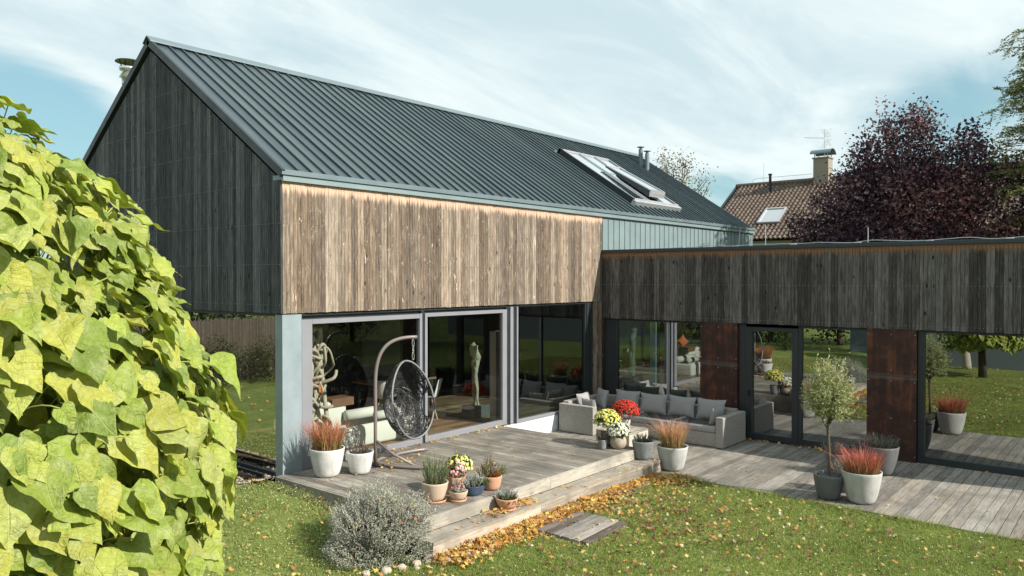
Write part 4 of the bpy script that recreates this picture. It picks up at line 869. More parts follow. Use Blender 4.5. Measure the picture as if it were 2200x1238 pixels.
# ------------------------------------------------------------------ hanging chair
HK = np.array([1.93, -.93, 2.08])
S = thing('swing_stand', 'taupe curved steel stand carrying the wicker hanging chair', 'swing stand', (1.34, -.65, 0))
L0 = np.array([1.34, -.65, 0])
P = np.vstack([[(0, 0, .03), (0, 0, .6), (0, 0, 1.25)], bez([(0, 0, 1.35), (0.0, 0.0, 2.0), (.22, -.11, 2.13), tuple(HK + [.06, -.03, .035] - L0)], 18)])
MB().tube(P, .029, 14).build('post', M['swing'], S, True)
bl = []
for end in ((.72, -1.15), (1.32, .12)):
    P = bez([(0, 0, .035), (.05 if end[1] < 0 else .12, -.65 if end[1] < 0 else .22, .035), (.45 if end[1] < 0 else .7, -1.05 if end[1] < 0 else .34, .035), (end[0], end[1], .035)], 20)
    MB().tube(P, .030, 12).build('base_arm', M['swing'], S, True)
MB().tube([(0, 0, .42), (.14, -.30, .20), (.30, -.62, .04)], .024, 10).build('brace', M['swing'], S, True)
MB().tube([(0, 0, .03), (-.1, .05, .035), (-.12, -.12, .035), (.02, -.2, .035)], .022, 8).build('base_heel', M['black'], S, True)
C = thing('hanging_chair', 'dark grey wicker egg shaped hanging chair with round side openings', 'hanging chair', tuple(HK))
def chain():
    b = MB(); z = 0; k = 0
    for ln, wd in ((.13, .022), (.045, .014), (.045, .014), (.045, .014), (.13, .022)):
        a = np.linspace(0, 2 * math.pi, 14, endpoint=False); u = np.cos(a) * wd; v = -np.sin(a) * ln / 2 - ln / 2 + z
        b.tube(np.c_[u if k % 2 == 0 else u * 0, u * 0 if k % 2 == 0 else u, v], .0045, 6, closed=True); z -= ln - .010; k += 1
    b.build('chain', M['steel'], C, True)
chain()
RX = Matrix.Rotation(R(-11), 3, 'X'); RX = np.array(RX); CC = np.array([0, .06, -1.03]); rs, rd, ru = .47, .46, .66; PHM = R(98)
def egg(d):   # d: unit vectors, y+ = back
    d = np.asarray(d); t = np.ones_like(d); f = 1 - .20 * np.clip(d[..., 2], 0, 1) ** 1.5 + .03 * np.clip(-d[..., 2], 0, 1)
    P = d * [rs, rd, ru]; P[..., 0] *= f; P[..., 1] *= f; return P @ RX.T + CC
def ok(d):
    phi = np.arctan2(np.abs(d[..., 0]), d[..., 1])
    h = [unit(np.array([s_ * .93, .12, -.20])) for s_ in (1, -1)]
    return (phi < PHM) & ((d @ h[0]) < math.cos(.34)) & ((d @ h[1]) < math.cos(.34))
q = np.random.default_rng(50); b = MB(); nst = 0
while nst < 560:
    a0 = unit(q.normal(size=3)); a0[1] = abs(a0[1]); tn = unit(np.cross(a0, q.normal(size=3))); ang = np.linspace(0, q.uniform(.5, 1.6), 18)
    d = np.cos(ang)[:, None] * a0 + np.sin(ang)[:, None] * tn; d = unit(d + .05 * np.sin(ang * 5 + q.uniform(0, 6))[:, None] * np.cross(a0, tn))
    m = ok(d); st = None; P = egg(d * q.uniform(.985, 1.015))
    for i in range(19):
        if i < 18 and m[i]:
            if st is None: st = i
        else:
            if st is not None and i - st >= 4: b.tube(P[st:i], q.uniform(.0042, .0068), 4, cap=False)
            st = None
    nst += 1
b.build('basket', M['wicker'], C)
b = MB()
for s_ in (1, -1):
    h = unit(np.array([s_ * .93, .12, -.20])); u = unit(np.cross(h, [0, 0, 1.])); v = np.cross(h, u); a = np.linspace(0, 2 * math.pi, 28, endpoint=False)
    d = math.cos(.34) * h + math.sin(.34) * (np.cos(a)[:, None] * u + np.sin(a)[:, None] * v); MB().tube(egg(d), .010, 6, closed=True).build('opening_ring', M['wicker'], C, True)
lam = np.linspace(-math.pi / 2, math.pi / 2, 30); r1 = np.array([(math.sin(PHM) * math.cos(l), math.cos(PHM) * math.cos(l), math.sin(l)) for l in lam]); r2 = r1[::-1][1:-1] * [-1, 1, 1]
MB().tube(egg(np.vstack([r1, r2])), .017, 8, closed=True).build('rim', M['rimgrey'], C, True)

# ------------------------------------------------------------------ outdoor sofa, table
S = thing('corner_sofa', 'grey woven rattan corner sofa with grey seat cushions on the lower deck', 'sofa', (0, 0, 0))
S.location = (8.4, -1.9, -.4)
def sbox(name, mat, *bx, bev=.015):
    b = MB()
    for q in bx: b.box(q[0] - 8.4, q[1] - 8.4, q[2] + 1.9, q[3] + 1.9, q[4] + .4, q[5] + .4)
    return bevel(b.build(name, M[mat], S), bev)
z0 = -.39
sbox('armrest', 'rattan', (7.86, 9.0, -3.80, -3.63, z0, .24))
sbox('armrest', 'rattan', (7.27, 7.43, -1.0, -.06, z0, .24))
sbox('backrest', 'rattan', (8.82, 9.0, -3.628, -.06, z0, .28)); sbox('backrest', 'rattan', (7.432, 8.818, -.22, -.06, z0, .28))
sbox('base', 'rattan', (7.90, 8.818, -3.628, -2.60, z0, -.10), (7.90, 8.818, -2.595, -1.55, z0, -.10), (7.90, 8.818, -1.545, -.222, z0, -.10), (7.434, 7.895, -1.0, -.222, z0, -.10))
for q in ((7.88, 8.81, -3.62, -2.60), (7.88, 8.81, -2.59, -1.56), (7.88, 8.81, -1.55, -.24), (7.44, 7.875, -1.0, -.24)):
    b = MB(); softbox(b, q[0] - 8.4, q[1] - 8.4, q[2] + 1.9, q[3] + 1.9, .302, .44, .045); b.build('seat_cushion', M['sofafab'], S, True)
gr = 'grey back cushions on the corner sofa'
yy = [(-3.12, .66, 'second from the right arm of the sofa, tall grey back cushion'), (-2.43, .68, 'grey back cushion directly behind the pink and orange grass'), (-1.72, .68, 'middle grey back cushion above the red chrysanthemum, right side'), (-1.0, .66, 'grey back cushion left of the middle, beside the corner one')]
for i, (y, w_, lb) in enumerate(yy): cushion((8.70 + rng.uniform(-.02, .02), y, .235 + rng.uniform(-.01, .01)), R(90 + rng.uniform(-5, 5)), R(14), w_, .47, .19, M['sofafab'], 'back_cushion', lb, group=gr, seed=i)
cushion((8.47, -.45, .25), R(55), R(12), .60, .46, .18, M['sofafab'], 'back_cushion', 'grey cushion set diagonally in the inner corner of the sofa', group=gr, seed=7)
cushion((7.86, -.36, .24), R(6), R(-14), .56, .42, .18, M['sofafab'], 'back_cushion', 'pale sunlit cushion leaning on the back of the short sofa side', group=gr, seed=8)
cushion((7.60, -.68, .20), R(82), R(-15), .42, .36, .15, M['sofafab'], 'scatter_cushion', 'small cushion leaning on the left arm of the sofa', group='small scatter cushions', seed=9)
cushion((8.25, -3.48, .20), R(-4), R(12), .50, .40, .16, M['sofafab'], 'scatter_cushion', 'small grey cushion leaning on the right arm of the sofa', group='small scatter cushions', seed=10)
cushion((9.75, -2.0, .33), R(60), 0, .5, .42, .18, M['wall'], 'white_cushion', 'white cushion seen through the wing window behind the sofa, left one', group='white cushions in the wing'); cushion((9.78, -2.5, .33), R(110), 0, .5, .42, .18, M['wall'], 'white_cushion', 'white cushion seen through the wing window behind the sofa, right one', group='white cushions in the wing')
T = thing('coffee_table', 'square rattan coffee table with slatted wooden top by the sofa', 'table', (6.68, -2.12, -.4))
b = MB(); b.box(-.38, .38, -.40, .40, .0, .36); bevel(b.build('base', plain('pale_rattan', (.46, .42, .35), .75, 0, .15, 60, .4), T), .01)
b = MB(); k = -.39
while k < .36: b.box(-.39, .39, k, k + .072, .362, .40, rc()[0]); k += .078
b.build('tabletop', M['step_wood'], T)
t = thing('potted_chrysanthemum', 'bright red chrysanthemum in a white pot on the coffee table', 'potted plant', (6.86, -2.08, .003))
pot(t, M['pot_white'], .12, .085, .17, th=.012); dome_flowers(t, .30, .25, .31, 520, [(.60, .02, .022), (.70, .03, .035), (.45, .012, .02)], [G1, G2], .024, 1000, 'flowers', 60, ccol=(.45, .06, .02))

# ------------------------------------------------------------------ leaves on the ground
def maple(n=5):
    a = []; r_ = []
    for i, (ang, rr) in enumerate([(-90, .12), (-70, .5), (-40, .32), (-15, .85), (15, .42), (40, .62), (52, .95), (70, .5), (90, 1.1), (110, .5), (128, .95), (140, .62), (165, .42), (195, .85), (220, .32), (250, .5)]): a.append(R(ang)); r_.append(rr)
    a = np.array(a); r_ = np.array(r_) * .5; V = np.c_[r_ * np.cos(a), r_ * np.sin(a), .35 * r_ ** 2 * 2]; V = np.vstack([[0, 0, 0], V]); k = len(a)
    return V, [(0, 1 + i, 1 + (i + 1) % k) for i in range(k)]
MV, MF = maple()
LC = np.array([(.62, .36, .07), (.66, .46, .10), (.58, .25, .06), (.42, .22, .09), (.66, .52, .20), (.50, .30, .12), (.30, .15, .08)])
DC = np.array([(.16, .05, .045), (.22, .09, .06), (.11, .05, .04), (.30, .16, .10), (.50, .32, .10), (.55, .45, .25), (.5, .22, .06)])
def litter(mb, P, size, cols, tilt=.35, q=rng):
    pad = (P[:, 0] > 1.38) & (P[:, 0] < 2.52) & (P[:, 1] > -4.88) & (P[:, 1] < -3.98); P = P[~(pad & (q.random(len(P)) < .93))]
    n = len(P); nr = unit(np.c_[q.normal(0, tilt, (n, 2)), np.ones(n)]); s_ = size * q.uniform(.55, 1.2, n); bend = q.uniform(-1.5, 2.2, n) * s_
    mb.inst(MV, MF, frames(nr, unit(np.c_[q.normal(size=(n, 2)), np.zeros(n)]), s_, s_, bend), P, cols[q.integers(0, len(cols), n)] * q.uniform(.7, 1.15, (n, 1)))
q = np.random.default_rng(70)
b = MB(); n = 3000; x = q.uniform(-.35, 5.1, n) ** 1.0; wdt = np.interp(x, [-.4, .6, 2, 3.5, 4.6, 5.2], [.38, .42, .42, .30, .16, .10]); off = np.abs(q.normal(0, .45, n)); y = -3.72 - off * wdt
zt = np.interp(off, [0, .8, 2], [.09, .05, .0]) * np.interp(x, [-.4, 2, 4, 5], [1, 1, .6, .3]); litter(b, np.c_[x, y, -.40 + zt * q.random(n)], .105, LC[:6], .6, q)
o = b.build('leaf_pile', M['petal']); tag(o, 'drift of yellow and orange maple leaves along the foot of the deck step', 'fallen leaves', kind='stuff')
b = MB()
n = 1500; x = q.uniform(-3.5, 5.2, n); y = q.uniform(-9.8, -3.8, n); litter(b, np.c_[x, y, np.full(n, -.375) + q.random(n) * .025], .075, DC, .5, q)
n = 330; x = q.uniform(-3.0, 5.2, n); y = q.uniform(-9.4, -3.8, n); litter(b, np.c_[x, y, np.full(n, -.37) + q.random(n) * .025], .07, np.array([(.50, .46, .33), (.58, .46, .20), (.58, .36, .12), (.60, .54, .40)]), .5, q)
n = 1000; x = q.normal(2.9, 1.1, n); y = q.normal(-5.3, .9, n); m = (x < 5.2) & (y < -3.9); litter(b, np.c_[x, y, np.full(n, -.372) + q.random(n) * .025][m], .078, DC, .5, q)
n = 420; x = q.uniform(.8, 5.2, n); y = -3.9 - np.abs(q.normal(0, .45, n)); litter(b, np.c_[x, y, np.full(n, -.37)], .075, LC, .5, q)
n = 260; x = 5.0 + q.normal(0, .28, n); y = q.normal(-4.15, .22, n); m = (x < 5.45) & (y < -3.75); litter(b, np.c_[x, y, np.full(n, -.365)][m], .08, LC[:5], .5, q)
n = 120; x = -.02 - np.abs(q.normal(0, .5, n)); y = -1.2 - q.random(n) * 1.6; litter(b, np.c_[x, y, lawn_z(x, y) + .03], .06, DC, .5, q)
n = 150; x = q.uniform(-5, -.2, n); y = q.uniform(-4, 2.5, n); litter(b, np.c_[x, y, lawn_z(x, y) + .04], .07, LC, .4, q)
n = 60; x = q.uniform(-2.2, -.2, n); y = q.uniform(-4.3, -3.3, n); litter(b, np.c_[x, y, lawn_z(x, y) + .04], .09, LC, .4, q)
n = 700; x = q.uniform(-18, -.8, n); y = q.uniform(3, 11.4, n); litter(b, np.c_[x, y, np.full(n, -.03)], .10, LC, .5, q)
n = 900; x = q.uniform(-8, 20, n); y = q.uniform(-28, -10, n); litter(b, np.c_[x, y, np.full(n, -.38)], .10, LC, .5, q)
n = 1300; x = q.uniform(-9.5, -1.0, n); y = q.uniform(-11, 1, n); m = np.hypot(x - CAM[0], y - CAM[1]) > 1; litter(b, np.c_[x, y, lawn_z(x, y) + .03][m], .09, LC, .5, q)
n = 330; x = q.uniform(-.6, -.12, n); y = q.uniform(.05, 5, n); litter(b, np.c_[x, y, np.full(n, -.02)], .06, LC, .5, q)
o = b.build('fallen_leaves', M['petal']); tag(o, 'autumn leaves scattered over the lawn and gravel', 'fallen leaves', kind='stuff')
b = MB()
n = 110; litter(b, np.c_[q.uniform(0, 5.2, n), q.uniform(-3.25, -.1, n), np.full(n, .008)], .055, LC, .25, q)
n = 85; litter(b, np.c_[q.uniform(1.3, 5.6, n), -.05 - np.abs(q.normal(0, .08, n)), np.full(n, .03)], .075, LC[:5], .6, q)
n = 70; litter(b, np.c_[1.6 + q.normal(0, .35, n), -.9 + q.normal(0, .35, n), np.full(n, .02)], .07, LC[:5], .5, q)
n = 60; litter(b, np.c_[q.uniform(5.6, 8.9, n), q.uniform(-12, -3.9, n), np.full(n, -.388)], .06, LC, .25, q)
n = 50; litter(b, np.c_[8.98 + q.normal(0, .06, n), q.uniform(-5.6, -3.75, n), np.full(n, -.36)], .085, LC, .6, q)
n = 20; litter(b, np.c_[8.98 + q.normal(0, .06, n), q.uniform(-13, -7.2, n), np.full(n, -.36)], .075, LC, .6, q)
n = 60; litter(b, np.c_[q.uniform(-.2, 5.4, n), q.uniform(-3.68, -3.36, n), np.full(n, -.18)], .07, LC, .4, q)
n = 60; litter(b, np.c_[q.normal(1.05, .14, n), q.normal(-3.55, .07, n), -.17 + q.random(n) * .04], .08, LC[:5], .6, q); litter(b, np.c_[q.normal(1.75, .12, n), q.normal(-3.5, .08, n), -.17 + q.random(n) * .04], .08, LC[:5], .6, q)
n = 14; litter(b, np.c_[q.uniform(1.5, 2.4, n), q.uniform(-4.7, -4.0, n), np.full(n, -.37)], .08, LC, .3, q)
n = 260; P = np.c_[q.uniform(0, 5.2, n), q.uniform(-3.25, -.1, n), np.full(n, .006)]; litter(b, P, .018, np.array([(.6, .55, .4), (.5, .4, .2)]), .3, q)
o = b.build('deck_leaves', M['petal']); tag(o, 'dry yellow leaves and bits lying on the deck boards', 'fallen leaves', kind='stuff')
b = MB(); n = 40; d = unit(q.normal(size=(n, 3))); d[:, 2] = abs(d[:, 2]); litter(b, d * [.68, .68, .74] + [-.62, -2.92, -.24], .065, LC[:5], .8, q); o = b.build('caught_leaves', M['petal']); tag(o, 'yellow maple leaves caught on top of the lavender bush', 'fallen leaves', kind='stuff')

# ------------------------------------------------------------------ grass
def grass():
    q = np.random.default_rng(80)
    def sample(n, x0, x1, y0, y1): return np.c_[q.uniform(x0, x1, n), q.uniform(y0, y1, n)]
    P = np.vstack([sample(330000, -6, 5.35, -10.2, -3.72), sample(170000, -6.5, -.13, -4.0, 3.5)])
    x, y = P[:, 0], P[:, 1]; P3 = np.c_[P, lawn_z(x, y)]
    dist = np.hypot(x - CAM[0], y - CAM[1]); keep = in_view(P3, .12) & (dist > 4.5)
    edge = np.array([lawn_edge(v) for v in np.linspace(-14, -3.5, 200)]); ex = np.interp(y, np.linspace(-14, -3.5, 200), edge)
    keep &= ~((y < -3.72) & (x > np.where(y < -3.95, ex, 5.3 - (y + 3.95) * 0) + .03)) & ~((y > -3.96) & (x > 3.6)) & ~((x > 1.36) & (x < 2.5) & (y > -4.88) & (y < -3.88)) & ~((x > -.2) & (y > -3.74)) & ~((x > -.64) & (y > .12)) & ~((np.hypot(x + .62, y + 2.92) < .35))
    keep &= q.random(len(x)) < np.clip(11 / dist, .45, 1)
    P3 = P3[keep]; n = len(P3); print('blades', n)
    h = q.uniform(.018, .048, n) * (.75 + .6 * (.5 + .5 * np.sin(P3[:, 0] * 6.1 + np.sin(P3[:, 1] * 5.3) * 2))) * (1 + .7 * (np.abs(P3[:, 0] - 5.25) < .12)); az = q.uniform(0, 6.283, n); ln = q.uniform(.0, .9, n)
    tan = unit(np.c_[np.cos(az) * ln, np.sin(az) * ln, np.ones(n)]); nr = unit(np.c_[np.sin(az), -np.cos(az), np.zeros(n)] + .3 * np.c_[np.cos(az), np.sin(az), np.zeros(n)])
    patch = .5 + .5 * np.sin(P3[:, 0] * 1.7 + 2 * np.sin(P3[:, 1] * 1.1)) * np.cos(P3[:, 1] * 2.1 + P3[:, 0])
    t_ = np.clip(q.random(n) * .75 + patch * .3, 0, 1); c = lerpc((.14, .20, .04), (.46, .56, .15), t_); dry = q.random(n) < .10; c[dry] = (.44, .40, .18)
    left = (P3[:, 0] < -.1) & (P3[:, 1] > -3.5); c[left] = c[left] * .75 + np.array([.17, .17, .085]) * .35
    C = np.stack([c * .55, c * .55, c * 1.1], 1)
    b = MB(); b.inst(NEED_V, NEED_F, frames(nr, tan, .0075, h, .01), P3, C); o = b.build('grass', M['leafy']); tag(o, 'short green lawn grass in front of the decks', 'grass', kind='stuff')
    n = 9000; P = sample(n, -5.5, -.15, -4, 3.2); P3 = np.c_[P, lawn_z(P[:, 0], P[:, 1]) + .035]; b = MB()
    n2 = 2200; Q = sample(n2, -4, 5.2, -9.5, -3.9); P3 = np.vstack([P3, np.c_[Q, np.full(n2, -.38)]]); n = len(P3)
    b.inst(LEAF_V, LEAF_F, frames(unit(np.c_[q.normal(0, .5, (n, 2)), np.ones(n)]), unit(q.normal(size=(n, 3))), .012, .026, .01), P3, np.array([(.55, .52, .22), (.48, .46, .2), (.6, .58, .33)])[q.integers(0, 3, n)])
    o = b.build('leaflets', M['petal']); tag(o, 'tiny pale yellow leaflets sprinkled over the lawn', 'fallen leaves', kind='stuff')
grass()

# ------------------------------------------------------------------ large leaved tree in the left foreground
def heart_leaf():
    nu, nv = 9, 13; V = []; U = []
    for j in range(nv):
        v = j / (nv - 1)
        wv = .52 * (math.sin(math.pi * min(1, (v * .96 + .04)) ** .62)) ** .85 if v < 1 else 0
        wv = max(wv, 0.0) * (1 - v ** 2 * .6)
        for i in range(nu):
            u = i / (nu - 1) * 2 - 1
            yy = v - (.13 * abs(u) ** 1.2) * (1 - v) ** 2.5 * (1.0) + .0
            V.append((u * wv, yy, 0)); U.append((.5 + u * wv, v))
    a = np.arange(nu * nv).reshape(nv, nu); F = np.stack([a[:-1, :-1], a[:-1, 1:], a[1:, 1:], a[1:, :-1]], -1).reshape(-1, 4)
    return np.array(V), F, np.array(U)
def big_tree():
    q = np.random.default_rng(90)
    C = CAM + FWD * 3.55 + RGT * (-3.10); C[2] = 2.12
    ax = [RGT, FWD, np.array([0, 0, 1.])]; rad = np.array([1.60, 1.5, 1.97])
    t = thing('large_leaved_tree', 'yellow green tree with huge heart shaped leaves filling the left foreground', 'tree', (C[0], C[1], -.42))
    base = np.array([C[0], C[1], -.42]); TV, TF, TU = heart_leaf(); b = MB(); UV = []
    n = 6500; d = unit(q.normal(size=(n * 2, 3))); d = d[(d[:, 2] > -.75) & (d[:, 0] > -.75)][:n]; n = len(d)
    rr = np.where(q.random(n) < .62, q.uniform(.92, 1.03, n), q.uniform(.62, .92, n)); lump = 1 + .05 * np.sin(d[:, 0] * 9) * np.sin(d[:, 2] * 8 + 1)
    Lp = d * rad * (rr * lump)[:, None]; Pw = C + Lp[:, :1] * ax[0] + Lp[:, 1:2] * ax[1] + Lp[:, 2:] * ax[2]
    nl = unit(d / rad); nw = nl[:, :1] * ax[0] + nl[:, 1:2] * ax[1] + nl[:, 2:] * ax[2]
    nrm = unit(nw + np.array([0, 0, .55]) + np.array(SUNV) * .35 + q.normal(0, .40, (n, 3))); down = np.array([0, 0, -1.]) + nw * .35 + RGT * .55
    tan = unit(down[:, :] + q.normal(0, .35, (n, 3)))
    s_ = .075 + .155 * q.random(n) ** 1.5
    Fm = frames(nrm, tan, s_, s_, s_); k = len(TV)
    # individual bending of every leaf
    u = TV[:, 0][None]; v = TV[:, 1][None]; fold = q.uniform(-.2, .65, (n, 1)); curl = q.uniform(-.2, .8, (n, 1)); ph = q.uniform(0, 6.28, (n, 4))
    edge = (np.abs(u) / .5) ** 2
    Z = fold * np.abs(u) - curl * v ** 2 * .6 + .075 * np.sin(u * 9 + ph[:, :1]) * np.sin(v * 8 + ph[:, 1:2]) + .035 * np.minimum(edge, 1.2) * np.sin(v * 13 + ph[:, 2:3]) - .10 * q.uniform(0, 1, (n, 1)) * edge
    LV = np.stack([np.broadcast_to(u, Z.shape) * (1 + .03 * np.sin(v * 7 + ph[:, 3:4])), np.broadcast_to(v, Z.shape), Z], -1)
    V = np.einsum('nij,nkj->nki', Fm, LV) + Pw[:, None] - base
    pal = np.array([(.33, .40, .065), (.38, .43, .085), (.27, .35, .055), (.39, .43, .12), (.20, .28, .045), (.42, .43, .08)])
    c = pal[q.integers(0, 6, n)] * q.uniform(.82, 1.12, (n, 1)); i = b.addv(V.reshape(-1, 3), np.repeat(c[:, None], k, 1).reshape(-1, 3))
    b.faces((TF[None] + (np.arange(n) * k)[:, None, None]).reshape(-1, 4) + i); uv = np.tile(TU, (n, 1))
    b.build('crown', M['bigleaf'], t, True, uv=uv)
    # petioles and branches
    b = MB(); cen = C - base
    for j in range(0, n, 4):
        p = Pw[j] - base; inn = p + (cen - p) * .10 + np.array([0, 0, -.03]) + q.normal(0, .03, 3); b.tube(bez([p, (p + inn) / 2 + [0, 0, .03], inn], 5), .003, 4, cap=False)
    tag(b.build('leaf_stalks', plain('pale_leaf_stalk', (.42, .46, .16), .5), t), kind='stuff')
    b = MB(); b.tube([(0, 0, 0), (.03, .02, 1.0), (0, 0, 1.9), (.02, 0, 2.6)], [.14, .11, .09, .06], 12)
    for j in range(40):
        dd = unit(q.normal(size=3) + [0, 0, .4]); e = cen + (dd * rad * .9) @ np.array(ax); s0 = np.array([0, 0, q.uniform(.7, 2.3)]); b.tube(bez([s0, s0 * .4 + e * .6 + [0, 0, -.15], e], 8), np.linspace(.03, .006, 8), 6)
    b.build('trunk', M['trunk'], t, True)
big_tree()

# ------------------------------------------------------------------ background trees
def leaf_crown(name, t, blobs, n, size, cols, seed, ratio=.55, mat='leafy', droop=0, gap=1.0, loc0=(0, 0, 0)):
    """leaf clumps spread in a set of ellipsoid lobes; blobs: (cx,cy,cz,rx,ry,rz)"""
    q = np.random.default_rng(seed); b = MB(); Bl = np.array(blobs, float); vol = Bl[:, 3] * Bl[:, 4] * Bl[:, 5]; vol = vol ** .8; nc = n // 12
    w_ = q.choice(len(Bl), nc, p=vol / vol.sum()); d = unit(q.normal(size=(nc, 3))); rr = q.random(nc) ** .38
    ctr = Bl[w_, :3] + d * Bl[w_, 3:] * rr[:, None] * q.uniform(.85, 1.08, (nc, 1)); clr = np.array(cols)[q.integers(0, len(cols), nc)] * q.uniform(.7, 1.25, (nc, 1))
    P = np.repeat(ctr, 12, 0) + q.normal(0, size * 1.5 * gap, (nc * 12, 3)); N = len(P); c = np.repeat(clr, 12, 0) * q.uniform(.75, 1.25, (N, 1))
    tan = unit(q.normal(size=(N, 3)) + [0, 0, -droop]); nr = unit(q.normal(size=(N, 3)) + [0, 0, .5])
    s_ = size * q.uniform(.7, 1.25, N); b.inst(LEAF_V, LEAF_F, frames(nr, tan, s_ * ratio, s_, s_), P, c); return b.build(name, M[mat], t)
def tree_trunk(t, h, r, blobs, seed, nb=14):
    q = np.random.default_rng(seed); b = MB(); b.tube(spline([(0, 0, 0), (.05, .03, h * .35), (-.04, .02, h * .7), (0, 0, h)], 5), np.linspace(r, r * .35, 16), 10)
    for k in range(nb):
        B = blobs[k % len(blobs)]; d = unit(q.normal(size=3)); e = np.array(B[:3]) + d * np.array(B[3:]) * .8; s0 = np.array([0, 0, h * q.uniform(.3, .9)]); b.tube(bez([s0, (s0 + e) / 2 + [0, 0, -.2], e], 7), np.linspace(r * .4, .012, 7), 6)
    b.build('trunk', M['trunk'], t, True)
t = thing('purple_leaved_tree', 'broad dark purple leaved tree standing behind the flat roofed wing', 'tree', (18.0, -4.9, -.4))
bl = [(0, 0, 5.0, 2.3, 2.2, 2.1), (0, .2, 7.0, 1.3, 1.3, 1.35), (0, 1.4, 5.8, 1.3, 1.3, 1.2), (0, -1.5, 6.2, 1.3, 1.3, 1.3), (0, 2.4, 4.7, 1.1, 1.0, .85), (.3, -3.2, 4.6, 1.5, 1.3, 1.0), (0, -.3, 8.0, .55, .55, .75), (0, 1.3, 7.0, .5, .5, .6), (0, -1.6, 7.4, .5, .5, .6), (-.6, 0, 4.2, 2.2, 2.8, 1.0), (.2, -4.4, 4.9, .9, .8, .8), (0, 3.1, 5.2, .5, .45, .35), (0, -2.7, 6.3, .7, .6, .55), (0, .6, 8.3, .15, .15, .55), (-.3, -3.6, 5.6, 1.0, .9, .7), (-.3, -4.6, 4.2, 1.4, 1.3, .9)]
leaf_crown('crown', t, bl, 62000, .105, [(.085, .040, .056), (.14, .068, .078), (.040, .025, .036), (.24, .14, .14), (.060, .032, .050)], 101, .7)
leaf_crown('reddish_leaves', t, [(-1.5, -1.0, 5.5, .7, 1.3, .8), (-1.0, -2.6, 4.8, .8, .8, .5)], 1500, .09, [(.26, .09, .08), (.34, .2, .17), (.16, .05, .05)], 102, .7, gap=2.4); tree_trunk(t, 6, .2, bl, 103, 30)
t = thing('feathery_tree', 'tall light tree with feathery drooping leaves at the right edge', 'tree', (17.0, -10.2, -.4))
def feathery():
    q = np.random.default_rng(110); b = MB(); st = MB(); st.tube(spline([(0, 0, 0), (0, .1, 3), (.1, 0, 6), (0, .1, 9.5)], 5), np.linspace(.22, .06, 16), 9)
    for k in range(150):
        z = q.uniform(3.8, 9.6); s0 = np.array([0, 0, z]); L_ = q.uniform(1.6, 2.75) * (1 - .06 * abs(z - 7)); a = q.uniform(0, 6.28)
        if k < 52: a = R(90) + q.uniform(-.6, .6); L_ = q.uniform(2.2, 3.1); z = q.uniform(5.1, 9.2); s0[2] = z
        e = s0 + np.array([math.cos(a), math.sin(a), q.uniform(-.15, .35)]) * L_; br = bez([s0, (s0 + e) / 2 + [0, 0, .35], e], 12); st.tube(br, np.linspace(.035, .006, 12), 5)
        for p in br[4:]:
            for m in range(4):
                fd = unit(np.array([q.normal(), q.normal(), q.uniform(-.9, .3)])); fl = q.uniform(.25, .42); ts = np.linspace(.1, 1, 9); F = p + fd * (ts * fl)[:, None]; F[:, 2] -= .15 * ts ** 2 * fl
                side = unit(np.cross(fd, [0, 0, 1.])); P = np.repeat(F, 2, 0); sg = np.tile([1, -1], 9)[:, None]; tan = unit(side * sg + fd * .5)
                c = np.array([(.14, .18, .05), (.22, .25, .08), (.32, .31, .11)])[q.integers(0, 3)] * q.uniform(.7, 1.2)
                b.inst(LEAF_V, LEAF_F, frames(np.tile([[0, 0, 1.]], (18, 1)) + q.normal(0, .4, (18, 3)), tan, .032, .095, .05), P, np.tile([c], (18, 1)))
    b.build('crown', M['leafy'], t); st.build('trunk', M['trunk'], t, True)
feathery()
t = thing('olive_green_tree', 'olive yellow bushy tree low at the right edge behind the wing', 'tree', (20, -10.3, -.4)); bl = [(0, 0, 4.4, 1.4, 1.3, 1.6), (0, .8, 3.8, 1.1, 1.0, 1.2)]
leaf_crown('crown', t, bl, 14000, .10, [(.14, .14, .04), (.20, .18, .05), (.09, .11, .03)], 120); tree_trunk(t, 4, .13, bl, 121)
t = thing('young_tree', 'sparse autumn tree rising behind the far end of the metal roof', 'tree', (26, 7.0, -.4)); bl = [(0, 0, 8.3, .9, .95, .95), (.2, -.7, 7.2, .8, .8, 1.0), (0, .5, 9.2, .3, .3, .45), (0, -.6, 8.9, .35, .3, .4), (0, 1.3, 8.5, .35, .3, .4), (0, -1.5, 8.0, .4, .4, .4), (0, 0, 6.3, 1.1, 1.3, 1.2)]
leaf_crown('crown', t, bl, 3400, .11, [(.20, .17, .06), (.28, .20, .07), (.12, .13, .05)], 130, gap=1.3); tree_trunk(t, 8.6, .08, bl, 131, 26)
# trees behind the camera and to the left, seen only in the glass
def hedge_tree(name, label, loc, r_, h, n, size, cols, seed, grp=None, trunk=.15, low=.0):
    t = thing(name, label, 'tree', loc, grp); q = np.random.default_rng(seed); bl = [(0, 0, low + (h - low) * .5, r_, r_, (h - low) * .5)] + [(q.uniform(-.6, .6) * r_, q.uniform(-.6, .6) * r_, low + (h - low) * q.uniform(.3, .85), r_ * .5, r_ * .5, (h - low) * .22) for _ in range(5)]
    leaf_crown('crown', t, bl, n, size, cols, seed); tree_trunk(t, h * .8, trunk, bl, seed + 1, 8); return t
DG = [(.030, .045, .018), (.045, .065, .022), (.07, .09, .03)]
for i, (x, y, r_, h) in enumerate([(-2, -24, 2.6, 6.5), (3, -26, 3, 7), (8, -25, 2.8, 6.2), (13, -26, 3, 7.4), (18, -24, 2.6, 6.4), (23, -25, 3, 7), (28, -22, 3, 7)]):
    hedge_tree('garden_tree', 'dark leafy tree mirrored in the front glass, %s of the far row' % ['first', 'second', 'third', 'middle one', 'fifth', 'sixth', 'last'][i], (x, y, -.4), r_, h, 7000, .22, DG, 200 + i, 'dark trees mirrored in the front glass')
